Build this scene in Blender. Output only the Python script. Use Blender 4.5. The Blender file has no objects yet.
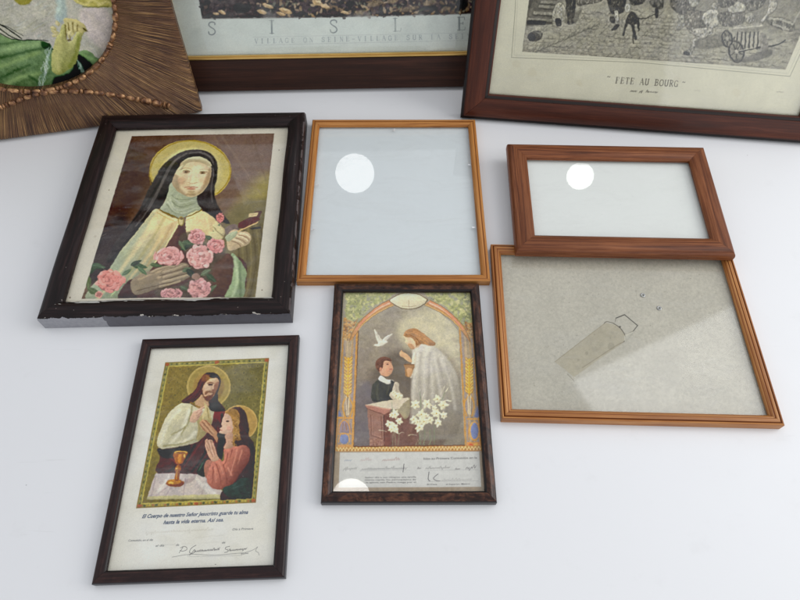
import bpy, math, random
import numpy as np
from mathutils import Matrix, Vector
random.seed(7)
SC = bpy.context.scene
COL = SC.collection
R = math.radians

# ------------------------------------------------------------------ camera
CAM_F = 620.34            # focal length in pixels of an 800 px wide picture
CAM_P, CAM_ROLL, CAM_H = 1.02122626, 0.00493031, 0.765956
fw = Vector((0, math.cos(CAM_P), -math.sin(CAM_P)))
rt0 = Vector((1, 0, 0)); up0 = rt0.cross(fw)
RT = math.cos(CAM_ROLL)*rt0 + math.sin(CAM_ROLL)*up0
UP = -math.sin(CAM_ROLL)*rt0 + math.cos(CAM_ROLL)*up0
CC = Vector((0, 0, CAM_H))
cd = bpy.data.cameras.new('camera'); cam = bpy.data.objects.new('camera', cd); COL.objects.link(cam)
cd.sensor_width = 36; cd.lens = CAM_F/800*36; cd.clip_start = .01; cd.clip_end = 100
M = Matrix((RT, UP, -fw)).transposed().to_4x4(); M.translation = CC
cam.matrix_world = M
SC.camera = cam
SC.view_settings.view_transform = 'Standard'; SC.view_settings.look = 'None'
SC.view_settings.exposure = 0; SC.view_settings.gamma = 1

# ------------------------------------------------------------------ light: soft indoor daylight, ceiling globes, a window behind the viewer
w = bpy.data.worlds.new('World'); SC.world = w; w.use_nodes = True
w.node_tree.nodes['Background'].inputs[0].default_value = (.925, .95, 1.0, 1)
w.node_tree.nodes['Background'].inputs[1].default_value = .735

def area(name, loc, target, sx, sy, radiance, col=(1, 1, 1), spin=0):
    l = bpy.data.lights.new(name, 'AREA'); l.shape = 'RECTANGLE'; l.size = sx; l.size_y = sy
    l.energy = radiance*math.pi*sx*sy; l.color = col
    o = bpy.data.objects.new(name, l); COL.objects.link(o); o.location = loc
    q = (Vector(target)-Vector(loc)).to_track_quat('-Z', 'Y'); o.rotation_euler = (q.to_matrix() @ Matrix.Rotation(spin, 3, 'Z')).to_euler()
    return o
def globe(name, loc, r, radiance):
    l = bpy.data.lights.new(name, 'POINT'); l.shadow_soft_size = r
    l.energy = radiance*4*math.pi**2*r*r; l.color = (1, .99, .97)
    o = bpy.data.objects.new(name, l); COL.objects.link(o); o.location = loc
globe('ceiling_globe', (-.302, 2.850, 2.3), .128, 5.2)
globe('ceiling_globe', (-.232, .742, 2.3), .096, 8)
globe('ceiling_globe', (1.275, 2.915, 2.72), .094, 6.5)
area('window', (2.2, -2.6, .9), (.35, .7, .5), 2.2, 2.4, 1.35, (.93, .96, 1.0))
area('side_key_light', (3.1, .3, 1.5), (.0, .6, 0), 2.4, 1.6, 4.0, (1.0, .985, .95))  # added key light from the right to give shadows direction, no known window
# ceiling panel: its far-left corner mirrors in the large pine frame
a = R(25.5); cx0, cy0 = .926, 1.37; Lx, Ly = 2.0, 1.3
pc = Vector((cx0 + math.cos(a)*Lx/2 + math.sin(a)*Ly/2, cy0 + math.sin(a)*Lx/2 - math.cos(a)*Ly/2, 2.3))
o = area('ceiling_panel', pc, pc-Vector((0, 0, 1)), Lx, Ly, 2.5, (.96, .98, 1.0)); o.rotation_euler = (0, 0, a)

# ------------------------------------------------------------------ helpers
def s2l(c):
    c = np.asarray(c, dtype=np.float32)/255.0
    return np.where(c <= .04045, c/12.92, ((c+.055)/1.055)**2.4)
def lin(*c):
    v = s2l(c); return (float(v[0]), float(v[1]), float(v[2]), 1)
def tag(o, label=None, cat=None, group=None, kind=None):
    if label: o['label'] = label
    if cat: o['category'] = cat
    if group: o['group'] = group
    if kind: o['kind'] = kind
    return o
def link_mesh(name, me, mat, parent=None, mw=None):
    o = bpy.data.objects.new(name, me); COL.objects.link(o)
    if mat: me.materials.append(mat)
    if parent: o.parent = parent
    if mw is not None: o.matrix_local = mw
    return o
def pydata(name, v, f, smooth=None):
    me = bpy.data.meshes.new(name); me.from_pydata(v, [], f); me.update()
    if smooth is not None:
        me.shade_smooth(); me.set_sharp_from_angle(angle=R(smooth))
    return me
def box(name, x0, x1, y0, y1, z0, z1, mat, parent, bev=0):
    v = [(x, y, z) for z in (z0, z1) for (x, y) in ((x0, y0), (x1, y0), (x1, y1), (x0, y1))]
    f = [(3, 2, 1, 0), (4, 5, 6, 7), (0, 1, 5, 4), (1, 2, 6, 5), (2, 3, 7, 6), (3, 0, 4, 7)]
    o = link_mesh(name, pydata(name, v, f), mat, parent)
    if bev:
        m = o.modifiers.new('b', 'BEVEL'); m.width = bev; m.segments = 2
    return o

class NT:
    """tiny node helper"""
    def __init__(s, name):
        s.m = bpy.data.materials.new(name); s.m.use_nodes = True
        s.t = s.m.node_tree; s.n = s.t.nodes; s.l = s.t.links
        s.b = s.n.get('Principled BSDF')
    def add(s, typ, **k):
        n = s.n.new(typ)
        for a_, v in k.items(): setattr(n, a_, v)
        return n
    def val(s, sock, v):
        if hasattr(v, 'is_output') or isinstance(v, bpy.types.NodeSocket): s.l.new(v, sock)
        else: sock.default_value = v
    def math(s, op, a_, b_=0, clamp=False):
        n = s.add('ShaderNodeMath', operation=op); n.use_clamp = clamp
        s.val(n.inputs[0], a_); s.val(n.inputs[1], b_); return n.outputs[0]
    def mix(s, f, a_, b_, blend='MIX'):
        n = s.add('ShaderNodeMix', data_type='RGBA', blend_type=blend)
        s.val(n.inputs[0], f); s.val(n.inputs[6], a_); s.val(n.inputs[7], b_); return n.outputs[2]
    def ramp(s, f, pts, interp='LINEAR'):
        n = s.add('ShaderNodeValToRGB'); r = n.color_ramp; r.interpolation = interp
        while len(r.elements) < len(pts): r.elements.new(.5)
        for e, (p, c) in zip(r.elements, pts): e.position = p; e.color = c
        s.val(n.inputs[0], f); return n.outputs[0]
    def noise(s, vec, scale, detail=4, rough=.55, dist=0):
        n = s.add('ShaderNodeTexNoise'); s.val(n.inputs['Vector'], vec)
        n.inputs['Scale'].default_value = scale; n.inputs['Detail'].default_value = detail
        n.inputs['Roughness'].default_value = rough; n.inputs['Distortion'].default_value = dist
        return n.outputs['Fac']
    def mapping(s, vec, scale, loc=(0, 0, 0)):
        n = s.add('ShaderNodeMapping'); s.val(n.inputs['Vector'], vec)
        n.inputs['Scale'].default_value = scale; n.inputs['Location'].default_value = loc
        return n.outputs[0]
    def obj(s):
        return s.add('ShaderNodeTexCoord').outputs['Object']
    def objr(s):
        """object coordinates shifted by a random amount per object"""
        r = s.add('ShaderNodeObjectInfo').outputs['Random']
        c = s.add('ShaderNodeCombineXYZ'); s.l.new(s.math('MULTIPLY', r, 7.3), c.inputs[0]); s.l.new(s.math('MULTIPLY', r, 3.1), c.inputs[1])
        a_ = s.add('ShaderNodeVectorMath', operation='ADD'); s.l.new(s.obj(), a_.inputs[0]); s.l.new(c.outputs[0], a_.inputs[1])
        return a_.outputs[0]
    def sep(s, v):
        n = s.add('ShaderNodeSeparateXYZ'); s.val(n.inputs[0], v); return n.outputs
    def bump(s, h, strength, dist):
        n = s.add('ShaderNodeBump'); s.val(n.inputs['Height'], h)
        n.inputs['Strength'].default_value = strength; n.inputs['Distance'].default_value = dist
        s.l.new(n.outputs[0], s.b.inputs['Normal'])
    def set(s, **k):
        for a_, v in k.items(): s.val(s.b.inputs[a_.replace('_', ' ')], v)

def wood(name, c_dark, c_mid, c_light, rough=.4, along=5, across=150, bands=None, coat=0., contrast=(.3, .7), bump=.25, blotch=0.0, spec=.22):
    """wood grain running along each rail's own x; bands = [(inset metres, half width, colour)] across the profile"""
    t = NT(name); v = t.objr()
    g = t.noise(t.mapping(v, (along, across, across)), 1, 5, .6, .6)
    fine = t.noise(t.mapping(v, (along*5, across*5, across*5)), 1, 3, .6)
    big = t.noise(t.mapping(v, (9, 25, 25)), 1, 3, .5)
    f = t.math('ADD', t.math('MULTIPLY', g, .7), t.math('MULTIPLY', fine, .3))
    c = t.ramp(f, [(contrast[0], c_dark), ((contrast[0]+contrast[1])/2, c_mid), (contrast[1], c_light)])
    c = t.mix(t.math('MULTIPLY', t.ramp(big, [(.35, (0, 0, 0, 1)), (.65, (1, 1, 1, 1))]), .35), c, c_dark)
    if blotch:
        bl = t.noise(t.mapping(v, (60, 60, 60)), 1, 4, .65, 1.2)
        c = t.mix(t.math('MULTIPLY', t.ramp(bl, [(.45, (0, 0, 0, 1)), (.6, (1, 1, 1, 1))]), blotch), c, c_dark)
    y = t.sep(t.obj())[1]
    for (d, hw, bc) in bands or []:
        m = t.math('SUBTRACT', 1, t.math('DIVIDE', t.math('ABSOLUTE', t.math('SUBTRACT', y, d)), hw), True)
        m = t.math('MULTIPLY', m, 3, True)
        c = t.mix(m, c, bc)
    t.set(Base_Color=c, Roughness=t.math('ADD', rough-.08, t.math('MULTIPLY', fine, .18)))
    t.b.inputs['Specular IOR Level'].default_value = spec; t.b.inputs['Coat Weight'].default_value = coat; t.b.inputs['Coat Roughness'].default_value = .18
    dent = t.ramp(t.noise(t.mapping(v, (70, 120, 120)), 1, 2, .5), [(.28, (0, 0, 0, 1)), (.36, (1, 1, 1, 1))])
    t.bump(t.math('ADD', f, t.math('MULTIPLY', dent, .5)), bump, .0007)
    return t.m

def glass_mat(nm='clear_glass', rough=.012):
    t = NT(nm); t.n.remove(t.b)
    lw = t.add('ShaderNodeLayerWeight'); lw.inputs[0].default_value = .5
    fac = t.math('ADD', t.math('MULTIPLY', t.math('POWER', lw.outputs['Facing'], 5), .96), .037)
    tr = t.add('ShaderNodeBsdfTransparent'); tr.inputs[0].default_value = (.99, .995, .992, 1)
    gl = t.add('ShaderNodeBsdfGlossy'); 
    sm = t.noise(t.obj(), 30, 3)
    gl.inputs['Roughness'].default_value = rough
    mx = t.add('ShaderNodeMixShader'); t.l.new(fac, mx.inputs[0]); t.l.new(tr.outputs[0], mx.inputs[1]); t.l.new(gl.outputs[0], mx.inputs[2])
    df = t.add('ShaderNodeBsdfDiffuse'); df.inputs[0].default_value = (.8, .8, .78, 1)
    v = t.objr(); smear = t.noise(t.mapping(v, (9, 26, 9)), 1, 5, .65, 1.5); spk = t.noise(v, 520, 2, .5)
    dust = t.math('ADD', t.math('MULTIPLY', t.ramp(smear, [(.48, (0, 0, 0, 1)), (.72, (1, 1, 1, 1))]), .05), t.math('MULTIPLY', t.math('GREATER_THAN', spk, .735), .22))
    m2 = t.add('ShaderNodeMixShader'); t.l.new(dust, m2.inputs[0]); t.l.new(mx.outputs[0], m2.inputs[1]); t.l.new(df.outputs[0], m2.inputs[2])
    t.l.new(m2.outputs[0], t.n['Material Output'].inputs[0])
    return t.m

def plain(name, col, rough=.5, metal=0, nscale=0, namp=.2):
    t = NT(name)
    if nscale:
        n = t.noise(t.obj(), nscale, 5)
        c = t.mix(t.math('MULTIPLY', n, namp), col, tuple(x*.45 for x in col[:3])+(1,))
        t.set(Base_Color=c); t.bump(n, .15, .0005)
    else: t.set(Base_Color=col)
    t.set(Roughness=rough, Metallic=metal)
    return t.m

def print_mat(name, rough=.8):
    t = NT(name)
    a_ = t.add('ShaderNodeAttribute', attribute_name='ink')
    n = t.noise(t.obj(), 900, 3)
    c = t.mix(t.math('MULTIPLY', n, .16), a_.outputs['Color'], (.25, .24, .22, 1), 'MULTIPLY')
    t.set(Base_Color=c, Roughness=rough); t.b.inputs['Specular IOR Level'].default_value = .06
    t.bump(t.noise(t.obj(), 60, 3), .05, .0006)
    return t.m

GLASS = glass_mat(); DUSTY = glass_mat('dusty_glass', .05)
PRINT = print_mat('printed_paper')
BACKM = plain('brown_hardboard', (.16, .10, .06, 1), .8, 0, 200)
STEEL = plain('dull_steel', (.45, .45, .44, 1), .4, .8, 400)
WHITEMETAL = plain('white_clip_metal', (.72, .73, .74, 1), .4, .3)

# ------------------------------------------------------------------ the table
def table():
    t = NT('white_laminate')
    v = t.obj()
    n1 = t.noise(v, 2.2, 4); n2 = t.noise(v, 24, 5, .65); sp = t.noise(v, 260, 2)
    c = t.mix(t.math('MULTIPLY', n1, .5), (.76, .765, .775, 1), (.72, .725, .74, 1))
    sm = t.ramp(n2, [(.60, (0, 0, 0, 1)), (.78, (1, 1, 1, 1))])
    c = t.mix(t.math('MULTIPLY', sm, .10), c, (.45, .44, .42, 1))
    vo = t.add('ShaderNodeTexVoronoi'); vo.inputs['Scale'].default_value = 22; t.l.new(v, vo.inputs['Vector'])
    dot = t.ramp(vo.outputs['Distance'], [(.015, (1, 1, 1, 1)), (.03, (0, 0, 0, 1))])
    gate = t.math('GREATER_THAN', t.sep(vo.outputs['Color'])[0], .9)
    c = t.mix(t.math('MULTIPLY', t.math('MULTIPLY', dot, gate), .7), c, (.16, .15, .14, 1))
    scr = t.noise(t.mapping(v, (4, 70, 4), (3, 1, 0)), 1, 4, .6, 2.5)
    c = t.mix(t.math('MULTIPLY', t.math('MULTIPLY', t.ramp(scr, [(.66, (0, 0, 0, 1)), (.70, (1, 1, 1, 1))]), t.ramp(n1, [(.45, (0, 0, 0, 1)), (.6, (1, 1, 1, 1))])), .10), c, (.40, .39, .37, 1))
    t.set(Base_Color=c, Roughness=t.math('ADD', .36, t.math('MULTIPLY', n2, .2)))
    t.bump(t.noise(v, 380, 2), .06, .0004)
    me = pydata('tabletop', [(x, y, z) for z in (-.03, 0) for (x, y) in ((-1.25, -.35), (1.25, -.35), (1.25, 1.25), (-1.25, 1.25))],
                [(3, 2, 1, 0), (4, 5, 6, 7), (0, 1, 5, 4), (1, 2, 6, 5), (2, 3, 7, 6), (3, 0, 4, 7)])
    o = link_mesh('tabletop', me, t.m); tag(o, kind='structure')
    m = o.modifiers.new('b', 'BEVEL'); m.width = .003; m.segments = 2
table()

# ------------------------------------------------------------------ print painting (the inks of each picture, on its own sheet)
def vnoise(h, w_, cell, oct_=4, seed=0, rough=.55):
    rng = np.random.default_rng(seed); out = np.zeros((h, w_), np.float32); amp = 1; tot = 0
    for o_ in range(oct_):
        c = max(cell/2**o_, 1.0); gh, gw = int(h/c)+3, int(w_/c)+3
        g = rng.random((gh, gw), dtype=np.float32)
        yy = np.arange(h)/c; xx = np.arange(w_)/c
        yi = yy.astype(int); xi = xx.astype(int); fy = (yy-yi)[:, None]; fx = (xx-xi)[None]
        fy = fy*fy*(3-2*fy); fx = fx*fx*(3-2*fx)
        out += amp*((g[yi][:, xi]*(1-fx)+g[yi][:, xi+1]*fx)*(1-fy)+(g[yi+1][:, xi]*(1-fx)+g[yi+1][:, xi+1]*fx)*fy)
        tot += amp; amp *= rough
    return (out/tot).astype(np.float32)

def catmull(P, closed, sub=4):
    P = np.asarray(P, float); n = len(P); out = []
    rng = range(n if closed else n-1)
    for i in rng:
        if closed: p0, p1, p2, p3 = P[(i-1) % n], P[i], P[(i+1) % n], P[(i+2) % n]
        else: p0, p1, p2, p3 = P[max(i-1, 0)], P[i], P[i+1], P[min(i+2, n-1)]
        for k in range(sub):
            t = k/sub
            out.append(.5*((2*p1)+(-p0+p2)*t+(2*p0-5*p1+4*p2-p3)*t*t+(-p0+3*p1-3*p2+p3)*t**3))
    if not closed: out.append(P[-1])
    return np.array(out)

class Paint:
    """a sheet of width w x height h metres whose lower left is (x0,y0) in the frame's own plane"""
    def __init__(s, mw, z, x0, y0, w_, h, cell, base, seed=1):
        s.mw = mw; s.z = z; s.x0, s.y0, s.w, s.h, s.cell = x0, y0, w_, h, cell
        s.nx = int(round(w_/cell))+1; s.ny = int(round(h/cell))+1
        s.a = np.empty((s.ny, s.nx, 3), np.float32); s.a[:] = np.array(base, np.float32)
        s.ox = s.oy = 0; s.s = 1.; s.seed = seed; s.inv = mw.inverted()
        o_ = s.inv @ CC; Ri = s.inv.to_3x3()
        s.o = np.array(o_); s.d0 = np.array(Ri @ fw); s.dr = np.array(Ri @ RT); s.du = np.array(Ri @ UP)
        s.rng = np.random.default_rng(seed)
    def V(s, ox, oy, sc): s.ox, s.oy, s.s = ox, oy, sc
    def loc(s, p):
        """drawing coordinates -> metres in the frame plane"""
        p = np.atleast_2d(np.asarray(p, float)); x = s.ox+p[:, 0]/s.s; y = s.oy+p[:, 1]/s.s
        d = s.d0+np.outer((x-400)/CAM_F, s.dr)-np.outer((y-300)/CAM_F, s.du)
        t = (s.z-s.o[2])/d[:, 2]
        return np.stack([s.o[0]+d[:, 0]*t, s.o[1]+d[:, 1]*t], 1)
    def cv(s, p):
        q = s.loc(p); return np.stack([(q[:, 0]-s.x0)/s.cell, (q[:, 1]-s.y0)/s.cell], 1)
    def k(s, p):
        p = np.asarray(p, float).reshape(-1, 2)[:1]
        a_, b_, c = s.cv(p)[0], s.cv(p+[[1, 0]])[0], s.cv(p+[[0, 1]])[0]
        return float((np.hypot(*(b_-a_))*np.hypot(*(c-a_)))**.5)
    def _sub(s, P, pad):
        x0 = max(int(P[:, 0].min()-pad), 0); x1 = min(int(P[:, 0].max()+pad)+2, s.nx)
        y0 = max(int(P[:, 1].min()-pad), 0); y1 = min(int(P[:, 1].max()+pad)+2, s.ny)
        return (x0, x1, y0, y1) if x1 > x0 and y1 > y0 else None
    def _apply(s, bb, m, col, col2=None, grad=None, tex=0, mask=None, sh=None):
        x0, x1, y0, y1 = bb
        c = np.array(col, np.float32)
        if col2 is not None:
            g = s.cv(grad); v = g[1]-g[0]
            X, Y = np.meshgrid(np.arange(x0, x1), np.arange(y0, y1))
            t = np.clip(((X-g[0, 0])*v[0]+(Y-g[0, 1])*v[1])/(v@v), 0, 1)[..., None]
            c = c*(1-t)+np.array(col2, np.float32)*t
        if tex:
            s.seed += 1
            n = (vnoise(y1-y0, x1-x0, 9, 3, s.seed)-.5)[..., None]*2*tex
            c = c*(1+n)
        if sh is not None: c = c*sh[..., None]
        if mask is not None: m = m*mask[y0:y1, x0:x1]
        m = m[..., None]
        s.a[y0:y1, x0:x1] = s.a[y0:y1, x0:x1]*(1-m)+c*m
    def poly(s, pts, col, soft=0, smooth=True, alpha=1, col2=None, grad=None, tex=.04, mask=None, ret=False, form=None):
        pts = np.asarray(pts, float).reshape(-1, 2); sc = s.k(pts)
        P = s.cv(catmull(pts, True, 4) if smooth else pts)
        f = max(1.2, soft*sc); bb = s._sub(P, f)
        if bb is None: return None
        x0, x1, y0, y1 = bb
        X, Y = np.meshgrid(np.arange(x0, x1, dtype=np.float32), np.arange(y0, y1, dtype=np.float32))
        d2 = np.full(X.shape, 1e12, np.float32); ins = np.zeros(X.shape, bool)
        n = len(P)
        for i in range(n):
            ax, ay = P[i]; bx, by = P[(i+1) % n]; ex, ey = bx-ax, by-ay; L = ex*ex+ey*ey+1e-9
            t = np.clip(((X-ax)*ex+(Y-ay)*ey)/L, 0, 1)
            d2 = np.minimum(d2, (X-ax-t*ex)**2+(Y-ay-t*ey)**2)
            if (ay > Y.min() or by > Y.min()):
                cnd = ((ay > Y) != (by > Y))
                xi = ex*(Y-ay)/(ey if abs(ey) > 1e-9 else 1e-9)+ax
                ins ^= cnd & (X < xi)
        d = np.sqrt(d2); d = np.where(ins, d, -d)
        m = np.clip(.5+d/f, 0, 1); m = m*m*(3-2*m)
        if form is None: form = .11 if smooth else 0
        sh = None
        if form and min(X.shape) > 4:
            gy, gx = np.gradient(d); Rr = max(3., .2*math.sqrt(max(ins.sum(), 1)))
            sh = 1+form*((gx-gy)*.7071)*np.exp(-np.maximum(d, 0)/Rr)
        s._apply(bb, m*alpha, col, col2, grad, tex, mask, sh)
        if ret:
            M_ = np.zeros((s.ny, s.nx), np.float32); M_[y0:y1, x0:x1] = m; return M_
    def ell(s, cx, cy, rx, ry, col, ang=0, **k):
        t = np.linspace(0, 2*math.pi, 17)[:-1]; a_ = math.radians(ang)
        x = rx*np.cos(t); y = ry*np.sin(t)
        return s.poly(np.stack([cx+x*math.cos(a_)-y*math.sin(a_), cy+x*math.sin(a_)+y*math.cos(a_)], 1), col, **k)
    def line(s, pts, col, w0=1., w1=None, soft=0, smooth=True, alpha=1, mask=None, closed=False):
        pts = np.asarray(pts, float).reshape(-1, 2); sc = s.k(pts)
        P = s.cv(catmull(pts, closed, 4) if smooth and len(pts) > 2 else pts)
        if closed: P = np.vstack([P, P[:1]])
        w1 = w0 if w1 is None else w1
        W = np.linspace(w0, w1, len(P))*sc/2; f = max(1.0, soft*sc)
        bb = s._sub(P, W.max()+f+1)
        if bb is None: return
        x0, x1, y0, y1 = bb
        X, Y = np.meshgrid(np.arange(x0, x1, dtype=np.float32), np.arange(y0, y1, dtype=np.float32))
        m = np.zeros(X.shape, np.float32)
        for i in range(len(P)-1):
            ax, ay = P[i]; ex, ey = P[i+1]-P[i]; L = ex*ex+ey*ey+1e-9
            # only near pixels
            r = max(W[i], W[i+1])+f+1
            ix0 = max(int(min(ax, ax+ex)-r)-x0, 0); ix1 = min(int(max(ax, ax+ex)+r)+2-x0, m.shape[1])
            iy0 = max(int(min(ay, ay+ey)-r)-y0, 0); iy1 = min(int(max(ay, ay+ey)+r)+2-y0, m.shape[0])
            if ix1 <= ix0 or iy1 <= iy0: continue
            xs, ys = X[iy0:iy1, ix0:ix1], Y[iy0:iy1, ix0:ix1]
            t = np.clip(((xs-ax)*ex+(ys-ay)*ey)/L, 0, 1)
            d = np.sqrt((xs-ax-t*ex)**2+(ys-ay-t*ey)**2)
            ww = W[i]+(W[i+1]-W[i])*t
            m[iy0:iy1, ix0:ix1] = np.maximum(m[iy0:iy1, ix0:ix1], np.clip((ww-d)/f+.5, 0, 1)*np.clip(ww*2, .15, 1))
        s._apply(bb, m*alpha, col, mask=mask)
    def blobs(s, region, n, cols, r0, r1, alpha=1, soft=0, elong=1.0):
        region = np.asarray(region, float).reshape(-1, 2)
        x0, y0 = region.min(0); x1, y1 = region.max(0); k = 0
        while k < n:
            x, y = s.rng.uniform(x0, x1), s.rng.uniform(y0, y1); c = False
            for i in range(len(region)):
                (ax, ay), (bx, by) = region[i], region[(i+1) % len(region)]
                if (ay > y) != (by > y) and x < (bx-ax)*(y-ay)/(by-ay)+ax: c = not c
            k += 1
            if not c: continue
            r = s.rng.uniform(r0, r1)
            t = np.linspace(0, 6.2832, 8)[:-1]; a_ = s.rng.uniform(0, 3.1416); X = r*elong*np.cos(t)*s.rng.uniform(.75, 1.2, 7); Y = r/elong*np.sin(t)
            s.poly(np.stack([x+X*math.cos(a_)-Y*math.sin(a_), y+X*math.sin(a_)+Y*math.cos(a_)], 1), cols[s.rng.integers(len(cols))], alpha=alpha, soft=soft, tex=0, smooth=False)
    def scribble(s, p0, p1, h, col, w0=.7, alpha=.8, seed=0, dens=1.):
        rng = np.random.default_rng(seed); p0 = np.array(p0, float); p1 = np.array(p1, float)
        L = np.hypot(*(p1-p0)); u = (p1-p0)/L; v = np.array([u[1], -u[0]])
        n = max(int(L/h*1.6*dens), 3); pts = []
        for i in range(n*2):
            x = L*(i+.5)/(n*2)+rng.uniform(-.2, .2)*h*.5
            tall = 1.0 if rng.random() > .82 else .5
            y = (h*tall*rng.uniform(.7, 1.1) if i % 2 else -h*(.6 if rng.random() > .93 else .02))
            pts.append(p0+u*(x+y*.35)+v*y)
        s.line(pts, col, w0, alpha=alpha)
    def tone(s, mask, rgb):
        m = mask[..., None]; s.a = s.a*(1-m)+s.a*np.array(rgb, np.float32)*m
    def blur(s, a_, r):
        for ax in (0, 1):
            for _ in range(2):
                p_ = [(0, 0)]*a_.ndim; p_[ax] = (r+1, r); c = np.cumsum(np.pad(a_, p_, mode='edge'), axis=ax, dtype=np.float64)
                n = a_.shape[ax]; hi = np.take(c, range(2*r+1, 2*r+1+n), ax); lo = np.take(c, range(0, n), ax); a_ = ((hi-lo)/(2*r+1)).astype(np.float32)
        return a_
    def brush(s, mask, warp=1.2, mottle=.07, speck=.05, crisp=.12, soft=1):
        """loosen the drawing inside a mask: wandering edges, stippled ink of a lithograph"""
        ny, nx = s.ny, s.nx; s.seed += 5
        dx = (vnoise(ny, nx, 7, 2, s.seed)-.5)*2*warp*2; dy = (vnoise(ny, nx, 7, 2, s.seed+1)-.5)*2*warp*2
        Y, X = np.mgrid[0:ny, 0:nx].astype(np.float32)
        xs = np.clip(X+dx, 0, nx-1.01); ys = np.clip(Y+dy, 0, ny-1.01); xi = xs.astype(int); yi = ys.astype(int); fx = (xs-xi)[..., None]; fy = (ys-yi)[..., None]
        b = (s.a[yi, xi]*(1-fx)+s.a[yi, xi+1]*fx)*(1-fy)+(s.a[yi+1, xi]*(1-fx)+s.a[yi+1, xi+1]*fx)*fy
        n = (vnoise(ny, nx, 5, 3, s.seed+2, .7)-.5)*2*mottle+(vnoise(ny, nx, 26, 3, s.seed+3)-.5)*2*mottle*.8+(vnoise(ny, nx, 1.6, 1, s.seed+4)-.5)*2*speck
        b = b+np.clip(crisp*(b-s.blur(b, 5)), -14, 14)+np.clip(.3*crisp*(b-s.blur(b, 18)), -9, 9)
        for ax in (0, 1):
            b = .5*b+.25*(np.roll(b, soft, ax)+np.roll(b, -soft, ax))
        tint = np.stack([1+n, 1+n*.95, 1+n*.8+(vnoise(ny, nx, 18, 2, s.seed+6)-.5)*.06], -1)
        b = b*tint; m = mask[..., None]
        s.a = s.a*(1-m)+b*m
    def build(s, name, parent, grain=.02, mottle=.03, bow=0):
        a_ = s.a
        a_ = a_*(1+(vnoise(s.ny, s.nx, 2, 1, s.seed+50)-.5)[..., None]*2*grain)
        a_ = a_*(1+(vnoise(s.ny, s.nx, 60, 4, s.seed+51)-.5)[..., None]*2*mottle)
        g = a_.mean(-1, keepdims=True); a_ = a_*.96+g*.04
        a_ = s2l(np.clip(a_, 0, 255))
        a_ = np.clip((a_-.052)/np.array(ILLUM, np.float32), .006, .9)
        X, Y = np.meshgrid(s.x0+np.arange(s.nx)*s.cell, s.y0+np.arange(s.ny)*s.cell)
        Z = np.full(X.shape, s.z) + bow*(vnoise(s.ny, s.nx, 140, 2, s.seed+9)-.5)
        v = np.stack([X, Y, Z], -1).reshape(-1, 3).astype(np.float32)
        i = (np.arange(s.ny-1)[:, None]*s.nx+np.arange(s.nx-1)[None]).reshape(-1)
        f = np.stack([i, i+1, i+1+s.nx, i+s.nx], 1).astype(np.int32)
        me = bpy.data.meshes.new(name); me.vertices.add(len(v)); me.vertices.foreach_set('co', v.ravel())
        me.loops.add(f.size); me.loops.foreach_set('vertex_index', f.ravel())
        me.polygons.add(len(f)); me.polygons.foreach_set('loop_start', np.arange(0, f.size, 4, dtype=np.int32))
        me.update(calc_edges=True)
        at = me.color_attributes.new('ink', 'FLOAT_COLOR', 'POINT')
        at.data.foreach_set('color', np.concatenate([a_.reshape(-1, 3), np.ones((len(v), 1), np.float32)], 1).astype(np.float32).ravel())
        return link_mesh(name, me, PRINT, parent)
ILLUM = (.84, .87, .905)

def ink(name, r, g, b):
    c = s2l((r, g, b))/np.array(ILLUM); return plain(name, (float(c[0]), float(c[1]), float(c[2]), 1), .6)

def lettering(pt, lines, mat, parent, name='printed_line', lift=.00025):
    """flat printed words lying on the sheet: lines = [(text, start px, end px, x-stretch limit, shear, bold)]"""
    for (txt, p0, p1, hgt, shear, bold) in lines:
        V_, F_ = [], []
        cu = bpy.data.curves.new('t', 'FONT'); cu.body = txt; cu.size = 1; cu.shear = shear; cu.offset = bold; cu.resolution_u = 2
        o_ = bpy.data.objects.new('t', cu); me = bpy.data.meshes.new_from_object(o_)
        n = len(me.vertices)
        if n == 0: continue
        co = np.empty(n*3, np.float32); me.vertices.foreach_get('co', co); co = co.reshape(-1, 3)
        a_, b_ = pt.loc([p0, p1]); u = b_-a_; L = np.hypot(*u); u /= L; vv = np.array([-u[1], u[0]])
        wd = co[:, 0].max()-co[:, 0].min(); sx = L/wd
        up = pt.loc([p0, (p0[0], p0[1]-hgt)]); sy = np.hypot(*(up[1]-up[0]))/.72
        base = len(V_)
        for c in co:
            q = a_+u*(c[0]-co[:, 0].min())*sx+vv*c[1]*sy
            V_.append((q[0], q[1], pt.z+lift))
        F_ += [tuple(base+i for i in p.vertices) for p in me.polygons]
        bpy.data.objects.remove(o_); bpy.data.curves.remove(cu); bpy.data.meshes.remove(me)
        link_mesh(name, pydata(name, V_, F_), mat, parent)

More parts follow.
